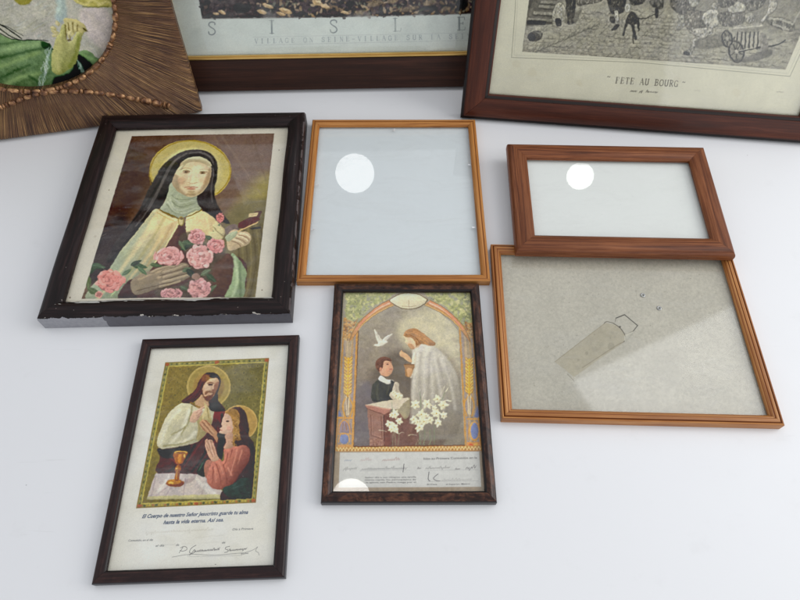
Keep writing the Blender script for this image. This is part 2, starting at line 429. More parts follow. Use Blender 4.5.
# simple roman capitals with serifs: (strokes: thick/thin, polyline), unit height 1
SER = {
 'S': [(1.6, [(.62, .80), (.60, .93), (.40, 1.0), (.16, .93), (.12, .74), (.30, .58), (.52, .45), (.64, .27), (.56, .08), (.34, 0), (.13, .07), (.08, .24)])],
 'I': [(2.2, [(.3, 0), (.3, 1)]), (.8, [(.12, 0), (.48, 0)]), (.8, [(.12, 1), (.48, 1)])],
 'L': [(2.2, [(.22, 0), (.22, 1)]), (.8, [(.06, 1), (.4, 1)]), (.8, [(.06, 0), (.66, 0), (.70, .24)])],
 'E': [(2.2, [(.2, 0), (.2, 1)]), (.8, [(.05, 1), (.64, 1), (.66, .80)]), (.8, [(.2, .52), (.52, .52)]), (.8, [(.52, .62), (.52, .42)]), (.8, [(.05, 0), (.66, 0), (.70, .22)])],
 'V': [(2.0, [(.08, 1), (.38, 0)]), (.8, [(.38, 0), (.68, 1)]), (.8, [(0, 1), (.2, 1)]), (.8, [(.58, 1), (.76, 1)])],
 'A': [(.8, [(.06, 0), (.38, 1)]), (2.0, [(.38, 1), (.70, 0)]), (.8, [(.18, .36), (.58, .36)]), (.8, [(0, 0), (.16, 0)]), (.8, [(.60, 0), (.80, 0)])],
 'G': [(1.7, [(.66, .80), (.55, .95), (.38, 1), (.15, .88), (.07, .5), (.15, .12), (.38, 0), (.60, .06), (.66, .16)]), (1.8, [(.66, .05), (.66, .42)]), (.8, [(.5, .42), (.78, .42)])],
 'O': [(1.6, [(.4, 1), (.16, .9), (.06, .5), (.16, .1), (.4, 0), (.64, .1), (.74, .5), (.64, .9), (.4, 1)])],
 'N': [(.8, [(.14, 0), (.14, 1)]), (2.0, [(.14, 1), (.66, 0)]), (.8, [(.66, 0), (.66, 1)]), (.8, [(.02, 0), (.26, 0)]), (.8, [(.54, 1), (.78, 1)])],
 'R': [(2.0, [(.2, 0), (.2, 1)]), (1.4, [(.06, 1), (.44, 1), (.62, .88), (.6, .62), (.42, .52), (.2, .5)]), (1.8, [(.4, .5), (.70, 0)]), (.8, [(.06, 0), (.34, 0)])],
 'B': [(2.0, [(.2, 0), (.2, 1)]), (1.4, [(.06, 1), (.44, 1), (.6, .88), (.56, .6), (.42, .53), (.2, .53)]), (1.4, [(.42, .53), (.66, .42), (.64, .1), (.44, 0), (.06, 0)])],
 'U': [(2.0, [(.16, 1), (.16, .25), (.28, .03), (.44, 0), (.6, .08), (.66, .3), (.66, 1)]), (.8, [(.02, 1), (.3, 1)]), (.8, [(.54, 1), (.78, 1)])],
 'T': [(2.0, [(.38, 0), (.38, 1)]), (.8, [(.04, .8), (.06, 1), (.70, 1), (.72, .8)]), (.8, [(.24, 0), (.52, 0)])],
 'F': [(2.2, [(.2, 0), (.2, 1)]), (.8, [(.05, 1), (.62, 1), (.64, .8)]), (.8, [(.2, .52), (.5, .52)]), (.8, [(.06, 0), (.36, 0)])],
 '-': [(1.4, [(.1, .45), (.6, .45)])],
 '~': [(1.0, [(.05, .4), (.2, .52), (.4, .4), (.55, .5)])]}
def serif(pt, txt, p0, p1, hgt, col, wu, slant=0, alpha=1, wid=.8):
    """engraved capitals along p0..p1 (px), height hgt px"""
    p0 = np.array(p0, float); p1 = np.array(p1, float); n = len(txt); step = (p1-p0)/max(n-1, 1)
    u = (p1-p0)/np.hypot(*(p1-p0)); v = np.array([u[1], -u[0]]); h = hgt
    for i, ch in enumerate(txt):
        if ch not in SER: continue
        o_ = p0+step*i
        for (wt, pl) in SER[ch]:
            P = [o_+u*((x-.38)*h*wid+y*slant*h)+v*(y*h) for x, y in pl]
            sm = ch in 'SGOBRU~' and len(P) > 3
            pt.line(P, col, wt*wu, smooth=sm, alpha=alpha)

# ------------------------------------------------------------------ frame building
def rail_mesh(L, prof, seg=24, wob=0.0, seed=0):
    rnd = random.Random(seed); V_, F_ = [], []; n = len(prof)
    ph = rnd.uniform(0, 9)
    for i in range(seg+1):
        t = i/seg
        for (d, z) in prof:
            x = d+(L-2*d)*t
            k = wob*math.sin(ph+t*L*23)*math.sin(ph*2+t*L*9) if 0 < i < seg else 0
            V_.append((x, d+k*(1 if z > .002 else 0), z+k*.5*(1 if z > .004 else 0)))
    for i in range(seg):
        for j in range(n):
            k = (j+1) % n
            F_.append((i*n+j, (i+1)*n+j, (i+1)*n+k, i*n+k))
    F_.append(tuple(range(n))); F_.append(tuple(seg*n+j for j in reversed(range(n))))
    F_ = [tuple(reversed(f)) for f in F_]
    return pydata('rail', V_, F_, 38)

def thing(name, label, cat, mw, group=None):
    o = bpy.data.objects.new(name, None); COL.objects.link(o); o.empty_display_size = .05
    o.matrix_world = mw; return tag(o, label, cat, group)

def rails(root, W, H, prof, mats, gap=.00012, wob=0, seed=0, labels=None):
    """four mitred rails; mats: one material or four (bottom, right, top, left)"""
    if not isinstance(mats, (list, tuple)): mats = [mats]*4
    spec = [((0, 0), 0, W), ((W, 0), 90, H), ((W, H), 180, W), ((0, H), 270, H)]
    out = []
    for k, ((x, y), a_, L) in enumerate(spec):
        m = Matrix.Translation((x, y, 0)) @ Matrix.Rotation(R(a_), 4, 'Z') @ Matrix.Translation((gap, 0, 0))
        me = rail_mesh(L-2*gap, prof, wob=wob, seed=seed+k)
        o_ = link_mesh('rail', me, mats[k], root, m)
        if labels and labels[k]: o_['label'] = labels[k]
        out.append(o_)
    return out

def flat_mw(x, y, th, W, H, z=0, tilt=0):
    return Matrix.Translation((x, y, z)) @ Matrix.Rotation(th, 4, 'Z') @ Matrix.Rotation(tilt, 4, 'X') @ Matrix.Translation((-W/2, -H/2, 0))
def lean_mw(bx, by, bz, yaw, lean, x0, t):
    a_ = R(yaw); U = Vector((math.cos(a_), math.sin(a_), 0)); bk = Vector((-U.y, U.x, 0))
    W_ = math.cos(R(lean))*Vector((0, 0, 1))+math.sin(R(lean))*bk; N = U.cross(W_)
    m = Matrix((U, W_, N)).transposed().to_4x4(); m.translation = Vector((bx, by, bz))+U*x0-N*t
    return m
def sheet_glass(root, x0, x1, y0, y1, z, t=.002, mat=None):
    return box('glass', x0, x1, y0, y1, z-t, z, mat or GLASS, root)
def easel(root, x, y0, L, mat, ang=24):
    """fold-out back strut"""
    o_ = box('easel_strut', -.02, .02, -L, 0, -.003, 0, mat, root)
    o_.matrix_local = Matrix.Translation((x, y0, -.001)) @ Matrix.Rotation(R(ang), 4, 'X')

# ------------------------------------------------------------------ picture: veiled woman holding roses
def art_saint(p):
    p.V(0, 0, 1)
    p.a[:] = (222, 217, 202)
    # cream border: foxing
    p.blobs([(60, 300), (118, 124), (290, 124), (275, 306)], 46, [(200, 188, 165), (205, 195, 170), (180, 168, 145)], .5, 1.6, .35, 1)
    pic = p.poly([(131.8, 136.2), (200, 134.6), (274.3, 133.4), (266, 205), (255.3, 297.2), (170, 297.6), (81.6, 299)], (98, 77, 67), smooth=False, col2=(124, 106, 92), grad=[(130, 140), (262, 200)], tex=.10, ret=True)
    M = pic
    p.poly([(205, 130), (290, 130), (285, 205), (240, 210), (215, 170)], (122, 104, 96), soft=28, alpha=.8, mask=M)
    p.poly([(262, 176), (282, 180), (270, 222), (236, 224), (238, 205)], (150, 140, 82), soft=20, alpha=.9, mask=M)
    p.poly([(225, 215), (275, 205), (266, 300), (226, 300)], (112, 104, 74), soft=10, alpha=.9, mask=M)
    p.poly([(120, 150), (145, 150), (150, 180), (120, 230), (95, 250), (90, 230)], (74, 58, 54), soft=18, alpha=.7, mask=M)
    p.poly([(84, 262), (98, 232), (122, 212), (128, 240), (112, 270), (88, 285)], (66, 62, 66), soft=10, alpha=.8, mask=M)
    for (a_, b_, c) in (((214, 136), (248, 200), (140, 122, 104)), ((222, 136), (262, 196), (146, 128, 110)), ((252, 136), (266, 180), (106, 88, 76))):
        p.line([a_, b_], c, 1.6, .6, soft=1.5, alpha=.45, mask=M)
    for i in range(9):
        x = p.rng.uniform(95, 140); y = p.rng.uniform(145, 240)
        p.line([(x, y), (x+p.rng.uniform(6, 22), y-p.rng.uniform(-4, 8))], (110, 86, 70), 1.6, soft=2, alpha=.35, mask=M)
    for i in range(8):
        x = 235+i*4.2; p.line([(x, 225), (x+4, 262), (x-2, 298)], (140, 128, 88) if i % 2 else (88, 78, 58), 1.4, soft=1, alpha=.55, mask=M)
    # halo
    p.V(140, 130, 5)
    p.ell(252, 205, 205, 156, (186, 168, 92), mask=M, tex=.03, form=0)
    p.ell(252, 205, 194, 147, (192, 180, 118), mask=M, tex=.04, form=0)
    p.ell(262, 210, 150, 120, (212, 202, 148), mask=M, soft=30, tex=.02)
    p.line([(60, 290), (48, 205), (90, 120), (170, 68), (255, 52), (345, 70), (425, 130), (455, 205), (430, 270), (385, 318)], (150, 124, 46), 4, mask=M, alpha=.8)
    # veil
    veil = [(172, 128), (232, 102), (300, 98), (352, 116), (384, 160), (386, 230), (374, 290), (378, 350), (412, 415), (450, 470), (360, 440), (290, 372), (284, 330), (328, 280), (352, 205), (344, 160), (300, 142), (238, 142), (195, 190), (172, 240), (155, 300), (128, 345), (100, 395), (60, 450), (0, 520), (-60, 600), (-110, 640), (-170, 660), (-130, 570), (-60, 480), (0, 390), (40, 300), (75, 240), (110, 180)]
    v = p.poly(veil, (68, 65, 66), soft=6, tex=.12, mask=M, ret=True)
    for q in ([(232, 118), (170, 160), (120, 250), (60, 370), (-20, 480)], [(200, 132), (140, 190), (100, 280), (40, 390)], [(300, 112), (355, 140), (368, 210), (356, 290), (362, 360)], [(250, 115), (310, 112), (350, 132)]):
        p.line(q, (128, 124, 120), 9, 4, soft=6, alpha=.6, mask=v)
    for q in ([(150, 160), (92, 270), (30, 370), (-70, 500)], [(340, 150), (376, 200), (366, 300), (380, 380)], [(170, 230), (140, 310), (80, 400)]):
        p.line(q, (26, 25, 28), 8, 3, soft=5, alpha=.6, mask=v)
    # wimple and collar
    p.V(130, 190, 10)
    C = p.poly([(400, -60), (384, 10), (352, 110), (296, 196), (380, 235), (470, 275), (540, 272), (640, 240), (712, 195), (672, 120), (670, 30), (640, -60), (450, -80)], (166, 174, 152), tex=.05, mask=M, ret=True)
    for q in ([(400, 80), (440, 180), (520, 200), (640, 160)], [(380, 120), (450, 220), (560, 225), (660, 180)], [(430, 60), (500, 130), (640, 100)]):
        p.line(q, (196, 204, 186), 16, 6, soft=12, alpha=.7, mask=C)
    for q in ([(420, 50), (470, 90), (600, 90), (660, 60)], [(365, 140), (430, 215), (500, 240)], [(420, 110), (500, 170), (650, 130)]):
        p.line(q, (112, 122, 100), 10, 5, soft=10, alpha=.6, mask=C)
    p.V(140, 130, 5)
    # face
    F = p.poly([(192, 190), (224, 148), (290, 136), (342, 156), (358, 205), (342, 268), (306, 316), (254, 336), (196, 312), (162, 270), (168, 232)], (212, 194, 160), tex=.03, mask=M, ret=True)
    p.ell(296, 240, 52, 66, (232, 214, 182), soft=26, mask=F, alpha=.8, tex=0)
    p.poly([(162, 225), (190, 230), (200, 290), (236, 330), (190, 330), (158, 290)], (160, 144, 118), soft=14, mask=F, alpha=.75, tex=0)
    p.poly([(196, 190), (226, 146), (296, 132), (352, 160), (352, 190), (320, 166), (280, 156), (236, 162), (206, 200)], (202, 198, 166), soft=2, tex=.02, mask=M)
    p.line([(208, 198), (236, 164), (286, 156), (340, 176)], (150, 138, 110), 2.5, soft=2, alpha=.6)
    p.V(165, 150, 13.333)
    p.line([(205, 262), (250, 242), (300, 238), (345, 252)], (122, 98, 74), 8, 4, soft=8, alpha=.65)
    p.line([(465, 262), (520, 254), (590, 262)], (122, 98, 74), 7, 4, soft=8, alpha=.65)
    p.ell(282, 292, 52, 17, (178, 158, 126), soft=10, tex=0, alpha=.8); p.ell(284, 292, 30, 12, (112, 90, 70), soft=9, tex=0, alpha=.85)
    p.ell(505, 303, 46, 15, (178, 158, 126), soft=10, tex=0, alpha=.8); p.ell(506, 303, 28, 12, (112, 90, 70), soft=9, tex=0, alpha=.85)
    p.line([(238, 282), (285, 272), (330, 286)], (70, 52, 40), 6, soft=4, alpha=.8); p.line([(468, 292), (510, 284), (560, 294)], (70, 52, 40), 6, soft=4, alpha=.8)
    p.ell(398, 385, 22, 60, (232, 212, 174), soft=20, tex=0, alpha=.7)
    p.line([(352, 320), (342, 370), (330, 415)], (176, 150, 118), 14, 10, soft=22, alpha=.35); p.line([(350, 250), (362, 270), (358, 300)], (176, 152, 120), 8, 6, soft=12, alpha=.4)
    p.line([(318, 428), (350, 444), (395, 442), (425, 432)], (146, 112, 86), 8, soft=9, alpha=.65)
    p.line([(258, 496), (310, 490), (345, 496), (385, 490), (432, 498)], (150, 92, 80), 9, soft=8, alpha=.8)
    p.ell(346, 516, 60, 13, (186, 128, 108), soft=10, tex=0, alpha=.8)
    p.ell(345, 555, 50, 14, (168, 146, 112), soft=14, tex=0, alpha=.6)
    p.ell(520, 400, 60, 50, (226, 186, 152), soft=40, tex=0, alpha=.5)
    p.ell(220, 410, 50, 50, (196, 156, 126), soft=40, tex=0, alpha=.5)
    p.poly([(560, 320), (604, 240), (600, 400), (520, 520), (440, 580), (500, 480)], (150, 128, 100), soft=36, tex=0, alpha=.7, form=0)
    p.poly([(180, 230), (230, 160), (330, 120), (480, 130), (590, 180), (600, 220), (480, 165), (330, 160), (240, 200)], (168, 152, 120), soft=24, tex=0, alpha=.55, form=0)
    p.line([(248, 305), (286, 312), (325, 304)], (150, 122, 96), 5, soft=6, alpha=.6); p.line([(470, 316), (505, 320), (545, 314)], (150, 122, 96), 5, soft=6, alpha=.6)
    p.ell(276, 290, 7, 6, (40, 30, 26), soft=4, tex=0); p.ell(500, 302, 7, 6, (40, 30, 26), soft=4, tex=0)
    p.line([(300, 470), (345, 462), (395, 470)], (206, 180, 144), 6, soft=8, alpha=.5); p.ell(345, 590, 70, 16, (140, 118, 90), soft=20, tex=0, alpha=.5)
    # dress under the cape
    p.V(80, 125, 3.243)
    D = p.poly([(300, 320), (346, 322), (356, 380), (400, 400), (520, 430), (540, 480), (490, 560), (120, 562), (170, 540), (240, 450)], (92, 68, 63), tex=.08, mask=M, ret=True)
    # cape
    L = p.poly([(243, 272), (270, 285), (300, 300), (324, 308), (300, 355), (262, 415), (228, 470), (160, 530), (112, 566), (20, 566), (40, 520), (92, 470), (130, 410), (180, 350), (215, 305)], (222, 202, 156), col2=(150, 160, 138), grad=[(290, 330), (120, 450)], tex=.06, mask=M, ret=True)
    for q, c, w_ in (([(262, 290), (190, 390), (110, 500), (60, 560)], (232, 214, 168), 16), ([(290, 305), (240, 400), (160, 500)], (224, 198, 148), 12), ([(235, 290), (160, 390), (80, 490)], (150, 160, 136), 16), ([(275, 300), (215, 400), (130, 520)], (176, 168, 116), 9), ([(300, 320), (250, 410), (190, 490)], (178, 146, 100), 6), ([(210, 330), (140, 420), (60, 500)], (178, 186, 162), 16)):
        p.line(q, c, w_, w_*.5, soft=8, alpha=.6, mask=L)
    p.line([(324, 312), (296, 362), (262, 420), (236, 455)], (236, 222, 168), 4, soft=1.5, alpha=.9, mask=M)
    Rr = p.poly([(344, 300), (384, 278), (420, 290), (452, 320), (470, 350), (440, 392), (392, 380), (352, 372)], (224, 202, 156), col2=(198, 180, 136), grad=[(350, 320), (460, 350)], tex=.06, mask=M, ret=True)
    for q in ([(372, 300), (380, 360)], [(410, 300), (424, 370)], [(440, 316), (444, 372)]):
        p.line(q, (236, 214, 164), 7, soft=6, alpha=.6, mask=Rr)
    p.V(130, 190, 10)
    p.line([(290, 192), (350, 225), (420, 255), (480, 285)], (112, 94, 36), 13, soft=4); p.line([(290, 196), (350, 230), (420, 260), (480, 290)], (176, 158, 84), 4, soft=2)
    p.line([(560, 270), (630, 245), (715, 200)], (112, 94, 36), 13, soft=4); p.line([(560, 274), (630, 250), (715, 205)], (176, 158, 84), 4, soft=2)
    p.line([(270, 225), (360, 275), (450, 315)], (170, 150, 84), 5, soft=3, alpha=.7); p.line([(560, 300), (640, 275)], (170, 150, 84), 5, soft=3, alpha=.7)
    p.ell(512, 310, 32, 48, (150, 132, 70), soft=4, tex=0); p.ell(510, 318, 22, 32, (200, 188, 140), soft=6, tex=0); p.ell(515, 285, 16, 14, (120, 100, 50), soft=4, tex=0)
    # right cloak, sleeves
    p.V(80, 210, 4.21)
    G = p.poly([(636, 190), (660, 196), (700, 258), (696, 300), (686, 368), (612, 370), (624, 330), (642, 286)], (140, 158, 124), tex=.06, mask=M, ret=True)
    p.line([(650, 200), (664, 290), (640, 366)], (176, 192, 158), 12, soft=8, alpha=.8, mask=G); p.line([(672, 220), (676, 366)], (100, 116, 88), 8, soft=8, alpha=.7, mask=G)
    p.poly([(560, 210), (610, 190), (644, 200), (640, 290), (600, 368), (530, 368), (520, 300)], (96, 74, 66), soft=6, tex=.1, mask=M)
    p.poly([(160, 368), (190, 312), (226, 290), (244, 330), (236, 368)], (78, 58, 54), soft=3, mask=M)
    # hands
    H = p.poly([(214, 300), (246, 274), (300, 254), (352, 238), (398, 232), (440, 222), (458, 234), (452, 262), (462, 280), (436, 296), (390, 312), (330, 330), (270, 350), (236, 358), (216, 336)], (140, 128, 110), tex=.05, mask=M, soft=4, ret=True)
    for q in ([(320, 262), (380, 248), (440, 232)], [(330, 284), (390, 268), (452, 252)], [(340, 306), (400, 290), (458, 276)], [(250, 290), (300, 270)]):
        p.line(q, (178, 160, 134), 12, 6, soft=6, alpha=.75, mask=H)
    for q in ([(336, 276), (396, 258), (450, 243)], [(346, 298), (400, 280), (456, 265)], [(240, 340), (320, 318), (400, 300)]):
        p.line(q, (92, 78, 64), 4, 3, soft=2.5, alpha=.8, mask=H)
    for q, w_ in (([(350, 262), (395, 250), (428, 236), (446, 232)], 15), ([(352, 282), (405, 268), (446, 254), (462, 252)], 15), ([(348, 302), (402, 290), (444, 276), (458, 276)], 14), ([(336, 322), (384, 310), (420, 300)], 12), ([(300, 262), (336, 246), (372, 238), (396, 240)], 12)):
        p.line(q, (106, 94, 80), w_+3, (w_+4)*.62, soft=3, alpha=.9, mask=M); p.line(q, (158, 144, 122), w_, w_*.6, soft=3, mask=M); p.line([(x+1, y-3) for x, y in q], (184, 168, 144), w_*.35, w_*.2, soft=3, alpha=.8, mask=M)
    # roses
    def rose(x, y, rx, ry, c, n=30, seed=0):
        rng = np.random.default_rng(seed+3); c = np.array(c, float)*.68+np.array((216, 194, 182))*.32; n = int(n*1.7); rx *= .95; ry *= .95
        p.ell(x, y+ry*.08, rx*.94, ry*.94, c*.74, tex=.1, mask=M)
        for i in range(13):
            a_ = i*.4833+rng.uniform(-.15, .15); p.ell(x+rx*rng.uniform(.78, .98)*math.cos(a_), y+ry*rng.uniform(.78, .98)*math.sin(a_), rx*rng.uniform(.16, .3), ry*rng.uniform(.12, .26), np.clip(c*rng.uniform(.9, 1.18)+8, 0, 244), ang=math.degrees(a_)+90, soft=2, tex=0, mask=M)
        for i in range(n):
            a_ = rng.uniform(0, 6.28); r_ = math.sqrt(rng.uniform(.02, 1))*.82
            cx, cy = x+rx*r_*math.cos(a_), y+ry*r_*math.sin(a_)
            k = rng.uniform(.84, 1.22); s_ = rng.uniform(.12, .26)
            p.ell(cx, cy, rx*s_, ry*s_*.62, np.clip(c*k+rng.uniform(-6, 10), 0, 248), ang=math.degrees(a_)+90+rng.uniform(-30, 30), soft=2.2, tex=0, alpha=.9, mask=M)
            if i % 3 == 0: p.line([(cx-rx*.12, cy+ry*.1), (cx, cy+ry*.16), (cx+rx*.12, cy+ry*.08)], c*.6, 2, soft=1.5, alpha=.6, mask=M)
    p.poly([(420, 110), (470, 90), (540, 110), (600, 130), (610, 190), (560, 240), (550, 360), (440, 366), (330, 366), (320, 330), (440, 310), (470, 250), (430, 160)], (92, 84, 72), soft=12, alpha=.75, tex=.15, mask=M, form=0)
    def leaf(x, y, l, wd, a_, c):
        ca, sa = math.cos(math.radians(a_)), math.sin(math.radians(a_))
        q = [(-l, 0), (-l*.3, -wd), (l*.5, -wd*.7), (l, 0), (l*.4, wd*.7), (-l*.4, wd)]
        p.poly([(x+u*ca-v_*sa, y+u*sa+v_*ca) for u, v_ in q], c, soft=2, tex=.08, mask=M)
        p.line([(x-l*ca, y-l*sa), (x+l*ca, y+l*sa)], np.array(c)*1.4, 2, soft=1.5, alpha=.7, mask=M)
    for a_ in ((250, 236, 34, 12, 10, (78, 96, 74)), (262, 256, 26, 9, 40, (96, 116, 90)), (236, 222, 26, 9, -25, (60, 74, 60)), (458, 140, 28, 12, 10, (84, 98, 78)), (445, 158, 22, 10, -20, (58, 72, 58)), (76, 236, 32, 11, 12, (80, 98, 80)), (50, 252, 30, 12, -30, (70, 84, 66)), (32, 300, 30, 16, 80, (96, 108, 74)), (552, 286, 26, 12, 40, (72, 84, 68)), (530, 262, 24, 10, -30, (104, 114, 92)), (430, 150, 24, 9, 60, (96, 110, 86)), (545, 118, 20, 8, 20, (84, 96, 76)), (450, 250, 22, 9, -20, (96, 108, 88)), (440, 330, 20, 9, 30, (88, 98, 80)), (558, 330, 22, 9, -40, (94, 104, 84)), (196, 262, 24, 8, -30, (96, 114, 92)), (320, 232, 26, 9, 8, (86, 100, 74)), (468, 268, 26, 14, 50, (62, 70, 58)), (574, 84, 30, 10, -60, (88, 104, 80)), (150, 340, 30, 8, -50, (150, 164, 132)), (60, 345, 36, 12, 30, (90, 104, 76))):
        leaf(*a_)
    rose(492, 112, 37, 32, (204, 124, 128), 30, 1); rose(572, 150, 38, 32, (198, 108, 112), 28, 2); rose(375, 196, 66, 38, (206, 132, 134), 46, 3)
    rose(503, 198, 56, 50, (212, 140, 142), 50, 4); rose(126, 297, 60, 50, (216, 116, 110), 50, 5); rose(502, 328, 50, 42, (176, 116, 122), 36, 6)
    rose(384, 350, 52, 20, (178, 116, 124), 26, 7); rose(590, 32, 18, 20, (196, 92, 92), 12, 8); rose(80, 356, 16, 14, (212, 128, 122), 8, 9)
    p.ell(488, 280, 18, 14, (150, 124, 112), soft=3, mask=M)
    # pale lily and the right hand with the small book
    for q in ([(560, 60), (590, 70), (606, 96), (588, 108), (566, 96)], [(548, 92), (580, 96), (600, 120), (572, 124), (550, 110)]):
        p.poly(q, (206, 196, 152), soft=2, mask=M)
    p.line([(560, 70), (580, 92), (604, 110)], (140, 130, 92), 3, soft=2, mask=M)
    p.poly([(610, 78), (640, 60), (664, 66), (668, 96), (640, 112), (616, 104)], (120, 106, 100), soft=3, tex=.2, mask=M)
    p.V(230, 190, 12)
    p.poly([(0, 500), (60, 470), (130, 500), (200, 500), (250, 545), (255, 590), (215, 650), (120, 690), (0, 730), (-40, 650), (-30, 560)], (186, 168, 138), tex=.05, mask=M)
    for q in ([(120, 520), (190, 530), (240, 570)], [(90, 550), (160, 570), (210, 610)], [(50, 590), (120, 620), (160, 650)]):
        p.line(q, (222, 206, 176), 22, 12, soft=8, alpha=.85, mask=M)
    for q in ([(110, 540), (180, 555), (228, 600)], [(70, 575), (140, 600), (190, 640)], [(20, 610), (90, 640), (130, 680)]):
        p.line(q, (108, 84, 66), 7, 5, soft=5, alpha=.85, mask=M)
    p.poly([(240, 460), (350, 440), (372, 455), (300, 470)], (58, 40, 32), soft=6, mask=M)
    p.poly([(100, 400), (200, 345), (330, 300), (360, 360), (300, 400), (180, 460), (100, 460)], (98, 48, 38), soft=4, smooth=False, tex=.08, mask=M)
    p.poly([(285, 262), (372, 250), (384, 262), (350, 330), (318, 330), (338, 280)], (92, 54, 38), soft=4, smooth=False, mask=M)
    p.poly([(232, 282), (345, 268), (320, 318), (222, 326)], (204, 184, 142), soft=3, smooth=False, mask=M)
    p.line([(250, 300), (320, 290)], (140, 116, 84), 7, soft=4, alpha=.7, mask=M)
    p.line([(70, 510), (200, 450), (335, 388)], (212, 182, 128), 20, 15, soft=4, mask=M)
    p.poly([(-60, 560), (40, 500), (90, 500), (60, 560), (-20, 620)], (170, 178, 150), soft=4, mask=M)
    p.brush(M, .8, .07, .05, .12)
    p.tone(M, (1.10, 1.09, 1.07))
    # a faint crease and scratches over the print
    p.V(0, 0, 1)
    for i in range(26):
        x = p.rng.uniform(95, 265); y = p.rng.uniform(140, 290); a_ = p.rng.uniform(0, 6.28); l = p.rng.uniform(1, 6)
        p.line([(x, y), (x+l*math.cos(a_), y+l*math.sin(a_))], (190, 176, 150), .5, alpha=.35, mask=M)
    # torn edge of the print near the bottom
    p.line([(62, 300.5), (90, 300.8), (130, 301.2), (180, 300.5), (230, 299.6), (274, 299.2)], (196, 190, 174), .8, alpha=.7)
    for (x, y, r_) in ((124, 304.5, 1.1), (139, 305, 1.2), (150, 303.2, 1.4), (158, 302, 1), (112, 303.8, .8)):
        p.ell(x, y, r_*1.2, r_, (70, 66, 62), tex=0, alpha=.8)
    p.ell(150, 304.5, 4, 1.3, (140, 150, 158), tex=0, alpha=.8)
    for (x, y, r_) in ((70, 297.6, .9), (104, 170, .8), (109, 190, .6), (262, 290, .7), (279, 150, .6)):
        p.ell(x, y, r_, r_, (120, 104, 84), tex=0, alpha=.7)

